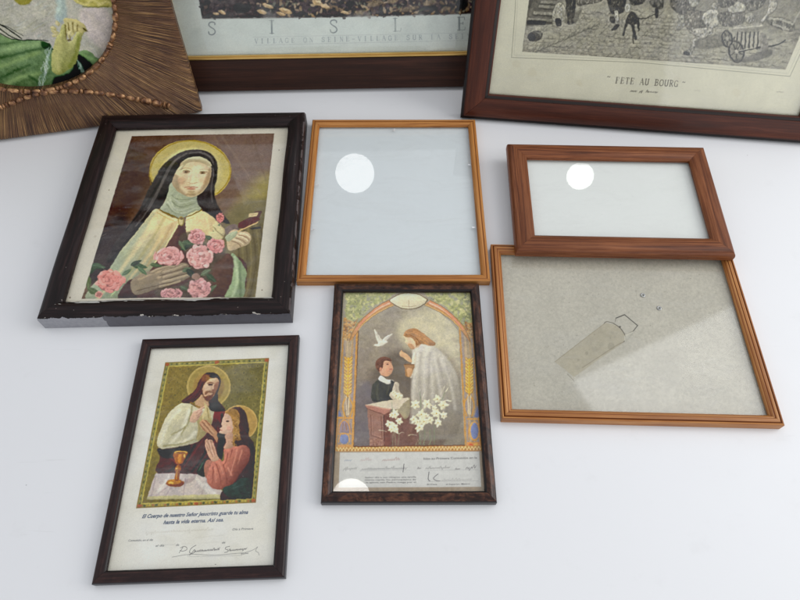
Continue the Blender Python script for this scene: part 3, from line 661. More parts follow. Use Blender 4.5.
# ------------------------------------------------------------------ picture: robed man and kneeling figure, with a certificate below
def art_communion(p):
    p.V(0, 0, 1); p.a[:] = (229, 228, 220)
    p.a *= (1+(vnoise(p.ny, p.nx, 110, 3, 77)-.5)[..., None]*np.array([.05, .06, .10], np.float32))
    p.blobs([(105, 570), (153, 345), (290, 342), (273, 566)], 60, [(214, 212, 200), (232, 233, 230)], 3, 12, .35, 6)
    q4 = np.array([(165.6, 362.6), (268.8, 358.2), (255.6, 502.4), (136.4, 508)])
    def Q(u, v): return tuple((q4[0]*(1-u)+q4[1]*u)*(1-v)+(q4[3]*(1-u)+q4[2]*u)*v)
    B = p.poly([Q(0, 0), Q(1, 0), Q(1, 1), Q(0, 1)], (150, 144, 88), smooth=False, tex=.12, ret=True)
    bu, bv = .036, .027
    for (u0, v0, u1, v1, n) in ((0, 0, 1, 0, 40), (0, 1, 1, 1, 40), (0, 0, 0, 1, 54), (1, 0, 1, 1, 54)):
        for i in range(n):
            t = (i+.5)/n; u = u0+(u1-u0)*t; v = v0+(v1-v0)*t
            u = bu/2 if u0 == u1 == 0 else (1-bu/2 if u0 == u1 == 1 else u); v = bv/2 if v0 == v1 == 0 else (1-bv/2 if v0 == v1 == 1 else v)
            x, y = Q(u, v)
            if v0 == v1 == 1: p.ell(x, y, 1.3, 1.1, [(200, 176, 84), (182, 126, 72), (104, 104, 62), (196, 170, 80)][i % 4], tex=0, soft=.4)
            else: p.ell(x, y, .8, .8, [(84, 92, 66), (184, 174, 110), (110, 120, 84), (174, 160, 92)][i % 4], tex=0, soft=.6, alpha=.8)
    for v in (0, 1):
        for u in (0, .5, 1):
            x, y = Q(min(max(u, bu/2), 1-bu/2), min(max(v, bv/2), 1-bv/2)); p.ell(x, y, 2.2, 1.8, (180, 108, 70), tex=0, soft=.4)
    I = p.poly([Q(bu, bv), Q(1-bu, bv), Q(1-bu, 1-bv), Q(bu, 1-bv)], (150, 130, 68), smooth=False, col2=(124, 116, 70), grad=[(170, 370), (240, 390)], tex=.12, ret=True)
    p.line([Q(bu, bv), Q(1-bu, bv), Q(1-bu, 1-bv), Q(bu, 1-bv)], (206, 190, 96), .9, smooth=False, closed=True)
    p.line([Q(0, 0), Q(1, 0), Q(1, 1), Q(0, 1)], (150, 122, 60), .6, smooth=False, closed=True)
    # stamped gold ground
    for i in range(11):
        for j in range(12):
            x, y = Q(.07+i*.083+(j % 2)*.04, .05+j*.045)
            p.line([(x-1.6, y), (x, y-1.8), (x+1.6, y), (x, y+1.8)], (172, 152, 86), .5, smooth=True, closed=True, alpha=.45, mask=I)
            p.ell(x, y, .6, .6, (92, 96, 56), tex=0, alpha=.6, mask=I)
    # halos
    p.V(130, 355, 3.873)
    p.ell(305, 122, 85, 82, (200, 176, 104), mask=I, form=0); p.ell(305, 122, 79, 76, (178, 156, 88), mask=I, tex=.06, form=0); p.ell(305, 124, 60, 56, (164, 134, 76), soft=10, mask=I, tex=.04)
    p.ell(424, 262, 70, 68, (204, 172, 104), mask=I, form=0); p.ell(424, 262, 65, 63, (186, 152, 88), mask=I, tex=.06, form=0)
    # dark mantle
    K = p.poly([(330, 176), (352, 188), (372, 218), (368, 260), (372, 330), (360, 380), (330, 420), (292, 450), (286, 470), (108, 458), (118, 400), (108, 362), (160, 360), (240, 334), (300, 262), (308, 210)], (92, 36, 46), tex=.15, mask=I, ret=True)
    p.poly([(318, 196), (350, 196), (368, 222), (352, 262), (340, 250), (320, 240)], (132, 22, 44), soft=6, mask=K, tex=.08)
    for q_ in ([(326, 200), (346, 214), (350, 250)], [(300, 300), (240, 390), (205, 440)], [(330, 330), (300, 380), (262, 430)], [(130, 380), (170, 410), (200, 450)], [(340, 280), (348, 330)]):
        p.line(q_, (136, 40, 62), 6, 3, soft=4, alpha=.65, mask=K)
    for q_ in ([(250, 350), (210, 410), (150, 450)], [(310, 330), (280, 400), (240, 450)], [(356, 230), (360, 300)]):
        p.line(q_, (34, 12, 20), 9, 5, soft=6, alpha=.7, mask=K)
    p.poly([(108, 362), (160, 362), (230, 344), (220, 384), (150, 400), (116, 390)], (60, 50, 36), soft=5, mask=I, alpha=.85)
    # white robe
    W = p.poly([(205, 186), (182, 196), (150, 226), (126, 270), (106, 326), (106, 352), (124, 364), (160, 360), (215, 350), (262, 336), (300, 300), (318, 262), (326, 210), (306, 182), (270, 196), (240, 190)], (206, 200, 168), tex=.04, mask=I, ret=True)
    for q_ in ([(190, 215), (150, 260), (120, 340)], [(230, 215), (200, 290), (150, 350)], [(250, 300), (220, 330), (160, 350)]):
        p.line(q_, (232, 228, 204), 16, 8, soft=10, alpha=.8, mask=W)
    for q_ in ([(236, 226), (226, 262), (212, 280), (160, 310)], [(212, 282), (198, 310)], [(262, 250), (268, 290), (256, 330)], [(130, 352), (200, 344), (250, 326)], [(240, 200), (236, 240)]):
        p.line(q_, (150, 142, 96), 7, 3, soft=5, alpha=.75, mask=W)
    p.poly([(268, 240), (300, 230), (318, 260), (290, 310), (262, 334), (262, 290)], (172, 152, 96), soft=6, mask=W, alpha=.7)
    # table cloth
    T = p.poly([(64, 560), (84, 500), (100, 458), (180, 458), (290, 462), (330, 500), (362, 530), (382, 556)], (206, 194, 186), smooth=False, tex=.05, mask=I, ret=True)
    for q_ in ([(100, 470), (80, 555)], [(190, 470), (130, 555)], [(215, 480), (205, 555)], [(300, 480), (270, 555)], [(160, 500), (90, 552)]):
        p.line(q_, (166, 146, 150), 5, 2, soft=4, alpha=.6, mask=T)
    for q_ in ([(250, 470), (310, 540)], [(150, 470), (110, 530)], [(290, 500), (340, 552)]):
        p.line(q_, (228, 222, 212), 12, soft=9, alpha=.8, mask=T)
    p.poly([(70, 548), (380, 540), (384, 558), (62, 562)], (190, 184, 120), soft=5, mask=T, alpha=.7)
    # head of the standing figure
    p.V(180, 365, 13.333)
    p.poly([(345, 108), (298, 150), (256, 205), (232, 270), (210, 320), (150, 380), (70, 440), (16, 492), (110, 512), (190, 492), (250, 430), (300, 400), (330, 300), (350, 180)], (92, 52, 34), tex=.15, mask=I)
    p.poly([(345, 108), (430, 98), (500, 126), (542, 190), (538, 270), (506, 370), (510, 470), (560, 550), (600, 610), (440, 620), (380, 560), (400, 440), (480, 300), (490, 200), (400, 160)], (72, 46, 46), tex=.15, mask=I)
    p.poly([(292, 162), (340, 124), (392, 136), (384, 190), (330, 232), (292, 220)], (150, 100, 54), soft=22, mask=I, alpha=.8)
    for q_ in ([(300, 180), (250, 280), (190, 390), (80, 470)], [(280, 240), (250, 330), (180, 440)], [(320, 250), (280, 360), (220, 440)]):
        p.line(q_, (140, 88, 56), 14, 8, soft=10, alpha=.6, mask=I)
    p.poly([(290, 392), (246, 450), (196, 500), (240, 580), (380, 560), (372, 480), (340, 470)], (196, 160, 124), tex=.03, mask=I)
    Fc = p.poly([(334, 246), (366, 210), (410, 184), (470, 170), (512, 192), (522, 250), (496, 330), (470, 380), (430, 440), (370, 474), (318, 430), (300, 366), (304, 300)], (214, 176, 140), tex=.03, mask=I, ret=True)
    p.ell(370, 300, 44, 52, (234, 204, 170), soft=24, mask=Fc, tex=0, alpha=.8); p.ell(440, 200, 40, 22, (232, 200, 162), soft=16, mask=Fc, tex=0, alpha=.8)
    p.poly([(462, 250), (522, 230), (512, 320), (452, 400), (440, 350)], (146, 98, 76), soft=18, mask=Fc, tex=0, alpha=.75)
    p.line([(374, 246), (410, 232), (446, 246)], (100, 62, 44), 12, soft=8, alpha=.8); p.ell(408, 262, 30, 13, (96, 64, 50), soft=10, tex=0); p.line([(462, 272), (500, 262)], (126, 88, 68), 10, soft=10, alpha=.8)
    p.line([(446, 250), (444, 300), (438, 326)], (238, 206, 170), 14, soft=10, alpha=.8); p.ell(440, 334, 20, 9, (146, 92, 72), soft=8, tex=0)
    p.poly([(330, 372), (366, 344), (436, 350), (456, 366), (430, 376), (380, 366), (342, 396)], (128, 84, 60), soft=16, tex=.1, alpha=.75)
    p.poly([(306, 380), (330, 420), (372, 404), (424, 392), (448, 372), (436, 430), (376, 482), (318, 440)], (110, 68, 50), soft=14, tex=.15, alpha=.9)
    p.line([(356, 384), (372, 388), (390, 384)], (160, 96, 80), 7, soft=6, alpha=.6)
    p.line([(140, 500), (200, 540), (260, 560)], (150, 118, 56), 20, soft=8, alpha=.9); p.line([(150, 520), (210, 556)], (96, 76, 44), 7, soft=4)
    # hands
    p.V(140, 400, 10)
    p.poly([(500, 215), (508, 160), (540, 112), (590, 90), (640, 60), (670, 40), (672, 56), (622, 96), (626, 118), (600, 160), (580, 200), (546, 228)], (216, 178, 152), tex=.04)
    for q_ in ([(560, 130), (620, 84)], [(570, 156), (618, 118)], [(572, 182), (606, 150)]): p.line(q_, (160, 112, 92), 4, soft=3, alpha=.8)
    p.poly([(596, 232), (620, 200), (646, 190), (690, 224), (730, 270), (768, 318), (780, 380), (770, 430), (744, 384), (700, 340), (650, 318), (616, 280)], (190, 142, 106), tex=.05)
    for q_ in ([(610, 230), (660, 290), (720, 350)], [(632, 206), (690, 270), (740, 330)]): p.line(q_, (218, 176, 138), 12, soft=8, alpha=.8)
    for q_ in ([(604, 244), (650, 306)], [(622, 218), (676, 282), (730, 346)], [(650, 204), (700, 250)]): p.line(q_, (122, 78, 58), 5, soft=3, alpha=.8)
    p.poly([(650, 420), (668, 390), (690, 400), (720, 400), (745, 470), (770, 540), (776, 600), (720, 600), (690, 550), (660, 500)], (210, 168, 138), tex=.04)
    for q_ in ([(666, 410), (690, 480), (720, 560)], [(694, 404), (716, 470), (750, 560)]): p.line(q_, (150, 104, 84), 5, soft=3, alpha=.8)
    p.poly([(640, 20), (672, 60), (700, 120), (706, 190), (660, 200), (620, 190), (626, 130), (650, 90)], (206, 190, 140), soft=4, tex=.04)
    p.line([(670, 80), (690, 190)], (140, 118, 66), 8, soft=5, alpha=.7)
    # kneeling figure
    p.V(190, 420, 10)
    p.poly([(270, 140), (330, 110), (352, 190), (330, 260), (330, 360), (290, 420), (270, 300), (284, 200)], (56, 60, 56), tex=.1, mask=I)
    p.poly([(70, 520), (100, 440), (150, 390), (180, 400), (160, 480), (160, 560), (110, 560)], (44, 70, 58), tex=.12, mask=I)
    p.line([(90, 500), (130, 430)], (110, 136, 112), 8, soft=5, alpha=.8)
    p.poly([(540, 230), (600, 210), (642, 250), (650, 380), (640, 620), (600, 900), (380, 900), (300, 760), (420, 600), (540, 420)], (80, 60, 60), soft=4, tex=.1, mask=I)
    p.poly([(150, 560), (140, 470), (170, 400), (230, 420), (240, 460), (200, 600)], (176, 120, 100), soft=4, tex=.08, mask=I)
    P_ = p.poly([(342, 292), (420, 262), (500, 240), (556, 250), (596, 300), (600, 360), (570, 440), (500, 540), (430, 640), (330, 690), (240, 690), (180, 640), (170, 560), (200, 470), (230, 410), (290, 385), (330, 410), (344, 350)], (196, 126, 106), col2=(120, 70, 66), grad=[(380, 400), (590, 520)], tex=.06, mask=I, ret=True)
    for q_ in ([(380, 330), (360, 420), (330, 450)], [(330, 450), (360, 540), (370, 640)], [(260, 440), (300, 560), (310, 660)], [(420, 300), (400, 380)], [(230, 470), (230, 560), (220, 640)]):
        p.line(q_, (134, 76, 68), 9, 5, soft=6, alpha=.8, mask=P_)
    for q_ in ([(470, 300), (440, 420), (400, 560)], [(520, 300), (480, 440)], [(290, 420), (330, 540)], [(250, 480), (260, 620)], [(380, 480), (420, 560)]):
        p.line(q_, (226, 158, 134), 16, 8, soft=10, alpha=.65, mask=P_)
    # green skirt lower right
    p.V(200, 460, 10)
    p.poly([(230, 285), (330, 240), (420, 180), (500, 200), (500, 372), (290, 378)], (66, 80, 74), soft=6, tex=.12, mask=I)
    p.line([(330, 280), (430, 250)], (86, 104, 96), 12, soft=10, alpha=.6, mask=I)
    # head of the kneeling figure
    p.V(190, 420, 10)
    p.poly([(352, 150), (420, 120), (440, 200), (444, 250), (400, 285), (346, 290), (340, 270), (360, 220)], (196, 156, 130), tex=.04, mask=I)
    p.poly([(560, -60), (590, 60), (590, 160), (640, 230), (600, 260), (520, 250), (440, 260), (430, 160), (460, 60), (430, -40), (400, -100), (470, -130), (530, -110)], (84, 58, 50), tex=.15, mask=I)
    p.poly([(360, -80), (326, -10), (312, 40), (318, 60), (296, 84), (304, 98), (288, 118), (300, 132), (340, 142), (396, 128), (430, 108), (434, 20), (410, -60)], (220, 184, 158), tex=.03, mask=I)
    p.poly([(345, -76), (400, -110), (470, -100), (500, -30), (490, 60), (500, 150), (510, 200), (450, 210), (455, 262), (430, 250), (428, 160), (446, 110), (428, 60), (420, 0), (396, -50)], (170, 130, 76), tex=.25, mask=I)
    for i in range(26):
        x = p.rng.uniform(430, 500); y = p.rng.uniform(-70, 250)
        p.line([(x-16, y-10), (x, y-4), (x+6, y+12), (x-8, y+22)], [(206, 170, 106), (104, 74, 46), (190, 150, 90)][i % 3], 6, 3, soft=3, alpha=.8, mask=I)
    p.ell(376, 12, 16, 8, (80, 52, 42), soft=5, tex=0); p.line([(350, -16), (388, -18)], (170, 130, 96), 4, soft=5, alpha=.6)
    p.line([(300, 100), (320, 102)], (176, 96, 84), 6, soft=3); p.ell(390, 80, 24, 26, (226, 168, 146), soft=18, tex=0, alpha=.7)
    p.line([(430, 90), (428, 120)], (176, 120, 96), 7, soft=5)
    # praying hands
    p.poly([(160, 300), (158, 250), (180, 204), (200, 196), (216, 230), (240, 240), (262, 330), (290, 390), (230, 420), (190, 370)], (212, 170, 142), tex=.04, mask=I)
    for q_ in ([(180, 210), (200, 290), (230, 370)], [(206, 206), (226, 270), (250, 350)], [(166, 250), (186, 310)]): p.line(q_, (146, 98, 80), 5, soft=3, alpha=.85)
    p.line([(190, 220), (216, 300), (240, 370)], (234, 200, 172), 7, soft=5, alpha=.7)
    # chalice
    p.V(130, 440, 10)
    p.ell(452, 432, 92, 38, (150, 92, 34), tex=.15); p.ell(440, 420, 74, 26, (198, 136, 52), soft=5, tex=.1); p.ell(410, 430, 26, 12, (236, 190, 96), soft=6, tex=0)
    p.poly([(446, 400), (454, 330), (446, 300), (470, 250), (500, 250), (510, 296), (496, 330), (490, 400)], (164, 100, 40), tex=.1)
    p.line([(466, 390), (470, 320), (480, 260)], (226, 176, 88), 7, soft=4); p.ell(478, 290, 32, 15, (180, 116, 46), tex=.1); p.ell(466, 286, 10, 6, (240, 200, 120), soft=4, tex=0)
    p.poly([(436, 130), (440, 190), (460, 232), (486, 246), (520, 236), (552, 190), (574, 124), (500, 108)], (176, 108, 44), tex=.15)
    p.ell(506, 124, 68, 16, (224, 178, 88), soft=2, tex=.05); p.ell(508, 128, 52, 9, (140, 84, 36), soft=3, tex=0)
    p.poly([(486, 150), (520, 150), (500, 226), (476, 210)], (230, 160, 80), soft=10, tex=0, alpha=.8); p.ell(546, 160, 10, 18, (232, 200, 120), soft=7, tex=0)
    p.poly([(540, 400), (600, 380), (660, 330), (640, 400), (560, 440)], (156, 134, 136), soft=14, tex=0, alpha=.45)
    p.brush(B, .8, .09, .05)
    # handwriting and rules
    p.V(130, 500, 5)
    p.line([(60, 157), (500, 149)], (196, 196, 190), .8, alpha=.6)
    p.line([(125, 206), (620, 184)], (194, 194, 188), .8, alpha=.6)
    p.scribble((75, 168), (420, 150), 16, (168, 160, 140), 1.4, .55, 11)
    p.scribble((320, 192), (470, 180), 14, (176, 168, 150), 1.2, .5, 12)
    p.scribble((170, 226), (225, 224), 9, (150, 150, 146), 1.2, .45, 17); p.scribble((255, 222), (450, 212), 10, (170, 166, 152), 1.2, .35, 18)
    ikk = (62, 62, 66)
    p.line([(252, 240), (270, 232), (284, 238), (282, 250), (262, 256), (250, 252)], ikk, 1.8); p.line([(266, 234), (256, 250), (246, 264)], ikk, 1.8)
    p.line([(330, 226), (306, 242), (298, 262), (312, 268), (324, 258), (322, 248), (312, 262), (298, 276)], ikk, 2.)
    p.scribble((322, 260), (448, 250), 13, ikk, 1.9, .9, 5, 1.1)
    p.line([(498, 232), (480, 236), (478, 246), (490, 250), (486, 260), (472, 262)], ikk, 1.9)
    p.scribble((492, 256), (584, 246), 11, ikk, 1.8, .9, 6, 1.1)
    p.line([(210, 286), (300, 272), (420, 276), (520, 268), (580, 262), (622, 246), (638, 234), (628, 254), (640, 262), (646, 276)], (80, 80, 84), 1.7, alpha=.85)
    p.line([(300, 270), (294, 282), (400, 282), (560, 276)], (110, 110, 112), 1.3, alpha=.7)
    p.scribble((555, 272), (592, 268), 7, ikk, 1.5, .8, 8, 1.3)
    p.ell(427, 322, 3, 1.5, (90, 90, 88), tex=0)

# ------------------------------------------------------------------ picture: kneeling boy and robed man beneath an arch of wheat and vine
def art_arch(p):
    p.V(0, 0, 1); p.a[:] = (160, 158, 150)
    p.poly([(338, 284), (478, 284), (478, 296), (338, 296)], (164, 160, 150), smooth=False, tex=.06)
    # side pilasters
    for (xt, xb, x2t, x2b, yt, yb) in ((343.5, 334.5, 359.3, 354, 318, 450), (458.3, 465, 474, 482.5, 318, 450)):
        p.poly([(xt, yt), (x2t, yt), (x2b, yb), (xb, yb)], (162, 150, 138), smooth=False, tex=.08)
        for k in range(7):
            u = (k+.5)/7; p.line([(xt+(x2t-xt)*u, yt), (xb+(x2b-xb)*u, yb)], [(186, 152, 104), (148, 142, 158), (194, 176, 150), (140, 128, 118)][k % 4], .9, alpha=.75)
        p.line([(xt+1, yt), (xb+1, yb)], (190, 146, 84), 1.4, alpha=.8); p.line([(x2t-1.8, yt), (x2b-1.8, yb)], (196, 148, 80), 1.5, alpha=.9); p.line([(x2t-.3, yt), (x2b-.3, yb)], (110, 84, 62), .8)
    # scene inside the arch
    S = p.poly([(359, 331), (368, 320), (380, 311.5), (394, 305), (409, 303.5), (424, 305), (438, 311.5), (450, 321), (458.5, 331), (461.5, 400), (465, 445.5), (354, 446.5), (356.5, 383)], (156, 153, 147), smooth=False, col2=(132, 122, 114), grad=[(400, 310), (390, 440)], tex=.07, ret=True)
    p.poly([(405, 318), (440, 306), (462, 330), (466, 370), (440, 350), (420, 330), (400, 335)], (190, 190, 174), soft=18, form=0, mask=S, alpha=.9, tex=.05)
    p.poly([(372, 372), (395, 352), (415, 360), (416, 400), (380, 410), (362, 400)], (104, 97, 90), soft=14, mask=S, alpha=.85, form=0, tex=.05)
    p.poly([(352, 395), (372, 385), (374, 448), (352, 448)], (112, 108, 118), soft=10, form=0, mask=S, alpha=.85)
    p.poly([(432, 392), (466, 380), (466, 448), (430, 448)], (134, 132, 126), soft=10, form=0, mask=S, alpha=.8)
    p.poly([(396, 418), (440, 418), (440, 448), (390, 448)], (118, 104, 98), soft=8, mask=S, alpha=.8)
    p.blobs([(358, 332), (460, 332), (465, 446), (354, 446)], 160, [(168, 166, 164), (128, 124, 124), (150, 140, 134)], .8, 3.2, .22, 1.5)
    # vine corners
    for sgn in (0, 1):
        if sgn == 0:
            reg = [(346, 292), (396, 292), (388, 299), (372, 306), (361, 317), (355, 327), (346, 330)]; low = [(344.5, 318), (354, 322), (358, 318), (352, 334), (348, 340), (343.5, 340)]
        else:
            reg = [(424, 292), (470, 292), (472, 326), (464, 326), (456, 316), (446, 306), (430, 299)]; low = [(466, 322), (472.5, 324), (474, 340), (468, 336), (462, 328)]
        p.poly(reg, (164, 172, 128), smooth=False, tex=.1, soft=2)
        p.blobs(reg, 620, [(184, 190, 146), (160, 168, 124), (146, 154, 122), (196, 198, 156), (174, 180, 134), (152, 156, 146)], .7, 2.0, .8, .6, 1.3)
        p.blobs(reg, 160, [(116, 124, 98), (128, 134, 106)], .4, .9, .6, .4, 1.5)
        p.poly(low, (178, 148, 108), smooth=False, tex=.1, soft=1.5)
        p.blobs(low, 160, [(206, 164, 106), (150, 112, 78), (196, 180, 140), (140, 130, 120)], .5, 1.2, .8, .4)
    # arch band
    p.V(335, 285, 10)
    for k in (0, 1):
        def X(q): return q if k == 0 else [(1484-x+(y*.022), y-2) for x, y in q]
        o_ = X([(140, 575), (165, 500), (205, 420), (262, 350), (330, 288), (400, 232), (470, 186), (538, 152)])
        i_ = X([(592, 204), (530, 232), (455, 268), (390, 308), (320, 360), (262, 420), (228, 462), (180, 530)])
        p.poly(o_+i_, (186, 146, 104), smooth=False, tex=.06)
        p.line(o_, (130, 104, 72), 4, soft=1.5); p.line(i_, (128, 104, 80), 4, soft=1.5)
        mid = X([(540, 180), (460, 218), (390, 262), (320, 320), (265, 378), (215, 445)])
        p.line(mid, (206, 148, 124), 34, 14, soft=4); p.line(X([(540, 184), (460, 222), (395, 264), (330, 318)]), (232, 196, 176), 14, 3, soft=4)
        p.line(X([(585, 200), (480, 248), (390, 300), (300, 372), (235, 450)]), (214, 190, 132), 9, 6, soft=3, alpha=.8)
    # medallion
    p.poly([(540, 156), (600, 110), (660, 86), (735, 78), (810, 84), (870, 108), (928, 152), (880, 204), (820, 234), (750, 242), (670, 236), (600, 204)], (110, 96, 74), tex=0)
    p.poly([(548, 156), (604, 114), (664, 91), (735, 84), (808, 90), (866, 112), (918, 152), (874, 199), (816, 228), (750, 236), (674, 230), (606, 200)], (212, 210, 192), tex=.03)
    for x in range(640, 860, 18): p.line([(x, 125), (x+p.rng.uniform(-2, 2), 190)], (186, 176, 150), 3, soft=2, alpha=.55)
    p.line([(735, 150), (738, 214)], (140, 126, 100), 3.5); p.line([(670, 212), (735, 216), (810, 210)], (150, 136, 106), 4, soft=2)
    # dove
    d = (208, 208, 204)
    for q in ([(392, 448), (412, 462), (450, 520), (472, 560), (440, 580), (416, 545)], [(470, 560), (510, 512), (575, 488), (548, 520), (515, 560), (480, 585)], [(425, 590), (440, 566), (490, 555), (530, 568), (500, 590), (470, 610), (430, 606), (398, 600), (392, 592)]):
        p.poly(q, d, soft=2, tex=.03)
    p.poly([(420, 588), (400, 592), (388, 604), (430, 614), (460, 606)], (214, 214, 208), soft=3, tex=0)
    p.line([(420, 490), (446, 550)], (168, 168, 170), 3, soft=2, alpha=.7); p.line([(500, 535), (550, 505)], (168, 168, 170), 3, soft=2, alpha=.7)
    # man in a white robe
    p.V(335, 285, 5.161)
    p.poly([(330, 200), (400, 170), (500, 200), (560, 300), (520, 340), (400, 340), (340, 300)], (198, 196, 174), soft=40, form=0, tex=0, alpha=.55, mask=S)
    W = p.poly([(405, 318), (440, 306), (500, 312), (548, 345), (596, 400), (632, 470), (646, 560), (650, 640), (640, 740), (600, 790), (400, 790), (396, 640), (392, 560), (398, 470), (410, 400), (400, 360)], (188, 189, 188), col2=(138, 134, 128), grad=[(480, 380), (540, 740)], tex=.05, mask=S, soft=16, ret=True)
    for q in ([(425, 340), (412, 440), (404, 600)], [(470, 330), (460, 450), (462, 640)], [(510, 350), (530, 470), (560, 640)], [(550, 380), (590, 480), (620, 640)], [(490, 330), (500, 480), (505, 620)]):
        p.line(q, (208, 210, 212), 16, 10, soft=14, alpha=.5, mask=W)
    for q in ([(445, 350), (436, 470), (440, 640)], [(490, 350), (484, 480), (480, 660)], [(530, 380), (556, 480), (590, 640)], [(575, 420), (606, 520)]):
        p.line(q, (146, 144, 146), 9, 6, soft=12, alpha=.45, mask=W)
    p.poly([(420, 350), (400, 360), (392, 420), (380, 450), (392, 480), (412, 440)], (206, 204, 196), soft=6, tex=.03, mask=S)
    p.poly([(356, 258), (364, 284), (362, 296), (380, 314), (404, 328), (440, 312), (430, 270), (390, 246)], (218, 194, 170), soft=3, tex=.03)
    p.poly([(354, 260), (362, 240), (386, 226), (420, 226), (452, 246), (486, 274), (516, 298), (512, 314), (482, 312), (450, 304), (428, 314), (416, 308), (410, 288), (394, 272), (374, 270)], (168, 132, 98), tex=.14, soft=2)
    for q in ([(370, 245), (420, 250), (480, 290)], [(380, 260), (430, 275), (480, 310)], [(400, 235), (450, 255), (500, 295)]):
        p.line(q, (196, 148, 100), 5, 3, soft=4, alpha=.7); 
    for q in ([(365, 255), (410, 268), (440, 300)], [(420, 290), (420, 318)]): p.line(q, (122, 82, 54), 4, soft=3, alpha=.7)
    p.poly([(376, 304), (396, 304), (410, 326), (396, 332), (380, 320)], (170, 126, 92), soft=6, tex=0, alpha=.6)
    p.poly([(332, 352), (344, 336), (352, 346), (372, 356), (392, 380), (396, 400), (372, 392), (356, 376), (338, 368)], (206, 172, 140), soft=3, tex=.05)
    p.poly([(358, 410), (408, 410), (404, 440), (392, 470), (378, 476), (364, 466), (362, 436)], (156, 118, 74), soft=3, tex=.08); p.line([(360, 411), (408, 411)], (110, 84, 62), 5, soft=3)
    p.poly([(372, 432), (400, 436), (394, 468), (376, 472)], (206, 168, 128), soft=5, tex=0, alpha=.8)
    # boy
    p.V(335, 340, 10)
    B = p.poly([(372, 470), (392, 430), (440, 396), (520, 440), (590, 430), (604, 500), (580, 560), (580, 610), (376, 612)], (66, 68, 62), tex=.08, mask=S, ret=True)
    p.line([(430, 440), (420, 520), (430, 600)], (92, 94, 86), 18, soft=14, alpha=.6, mask=B); p.line([(540, 460), (520, 540)], (90, 92, 84), 14, soft=12, alpha=.6, mask=B)
    p.poly([(432, 285), (478, 200), (552, 196), (568, 240), (584, 282), (574, 310), (560, 342), (520, 366), (470, 352), (450, 330)], (206, 164, 140), tex=.03)
    p.poly([(406, 262), (408, 220), (436, 184), (490, 166), (546, 182), (566, 206), (552, 212), (500, 208), (484, 236), (476, 276), (456, 300), (440, 318), (424, 300)], (112, 84, 76), tex=.15, soft=2)
    p.line([(504, 230), (540, 226)], (130, 96, 80), 5, soft=5, alpha=.7); p.ell(524, 244, 11, 5, (92, 66, 58), soft=6, tex=0); p.line([(552, 210), (560, 228)], (92, 64, 56), 5, soft=4)
    p.line([(548, 292), (574, 290)], (166, 92, 84), 7, soft=4); p.ell(520, 290, 24, 26, (222, 166, 142), soft=20, tex=0); p.ell(456, 292, 12, 18, (190, 140, 118), soft=5, tex=0)
    p.poly([(432, 384), (450, 356), (470, 358), (520, 396), (556, 398), (582, 402), (592, 420), (560, 412), (552, 436), (520, 440), (474, 420), (440, 402)], (212, 214, 212), tex=.02)
    p.poly([(556, 404), (584, 410), (600, 440), (580, 470), (566, 440)], (40, 42, 46), soft=2)
    p.poly([(570, 520), (578, 470), (596, 424), (620, 420), (640, 446), (640, 500), (656, 528), (682, 556), (676, 590), (640, 580), (612, 592), (584, 600), (548, 560), (552, 530)], (188, 182, 170), tex=.05)
    p.line([(600, 440), (612, 500), (600, 560)], (140, 130, 118), 5, soft=3, alpha=.8); p.line([(630, 520), (660, 580)], (140, 130, 118), 6, soft=3, alpha=.8)
    # altar
    p.V(335, 390, 10)
    p.poly([(640, 240), (745, 200), (745, 330), (820, 360), (820, 560), (500, 560), (500, 240)], (122, 96, 92), soft=5, tex=.12, mask=S)
    p.poly([(550, 130), (730, 78), (748, 100), (746, 240), (700, 290), (650, 230)], (158, 152, 132), soft=4, tex=.08, mask=S)
    p.poly([(302, 146), (500, 108), (728, 76), (740, 92), (690, 130), (640, 190), (560, 190), (500, 182), (400, 160)], (202, 196, 184), smooth=False, tex=.04)
    p.poly([(324, 178), (480, 240), (492, 556), (345, 560), (346, 470), (330, 330)], (150, 118, 110), smooth=False, tex=.07)
    p.poly([(300, 146), (310, 170), (350, 196), (486, 246), (544, 214), (558, 188), (500, 182), (400, 160)], (168, 126, 118), smooth=False, tex=.05)
    p.line([(306, 152), (400, 166), (500, 188), (556, 190)], (206, 170, 156), 8, soft=3, alpha=.8); p.line([(320, 186), (400, 214), (484, 246)], (110, 80, 76), 6, soft=4)
    p.line([(358, 250), (364, 452), (470, 490), (462, 262)], (118, 86, 80), 7, soft=3, smooth=False); p.line([(370, 262), (372, 440), (456, 474)], (178, 142, 134), 4, soft=2, smooth=False, alpha=.8)
    p.poly([(490, 245), (545, 215), (560, 560), (494, 556)], (120, 86, 82), smooth=False, tex=.08, soft=2)
    p.line([(488, 250), (492, 556)], (84, 60, 60), 6, soft=3)
    p.blobs([(340, 480), (490, 500), (492, 556), (345, 558)], 60, [(176, 146, 140), (130, 100, 98)], 4, 12, .6, 3)
    # lilies
    def lily(x, y, r, s=0):
        r *= 1.12
        rng = np.random.default_rng(int(x*7+y*3+s)); a0 = rng.uniform(0, 1.2)
        p.ell(x, y, r*.5, r*.5, (206, 204, 180), soft=2, tex=0)
        for k_ in range(6):
            a_ = a0+k_*math.pi/3+rng.uniform(-.25, .25); rr = r*rng.uniform(.75, 1.15)
            ca, sa = math.cos(a_), math.sin(a_)
            p.poly([(x+ca*u-sa*v, y+sa*u+ca*v) for u, v in ((0, -r*.16), (rr*.5, -r*.32), (rr*.95, -r*.06), (rr, r*.05), (rr*.5, r*.32), (0, r*.16))], (226, 224, 206) if k_ % 2 else (212, 210, 190), soft=1.5, tex=0)
        p.ell(x, y, r*.13, r*.13, (176, 160, 96), soft=2, tex=0)
    for q in ([(600, 420), (605, 560)], [(585, 400), (575, 560)], [(640, 430), (630, 560)], [(575, 240), (570, 120)]): p.line(q, (150, 164, 138), 6, 4, soft=3, alpha=.7, mask=S)
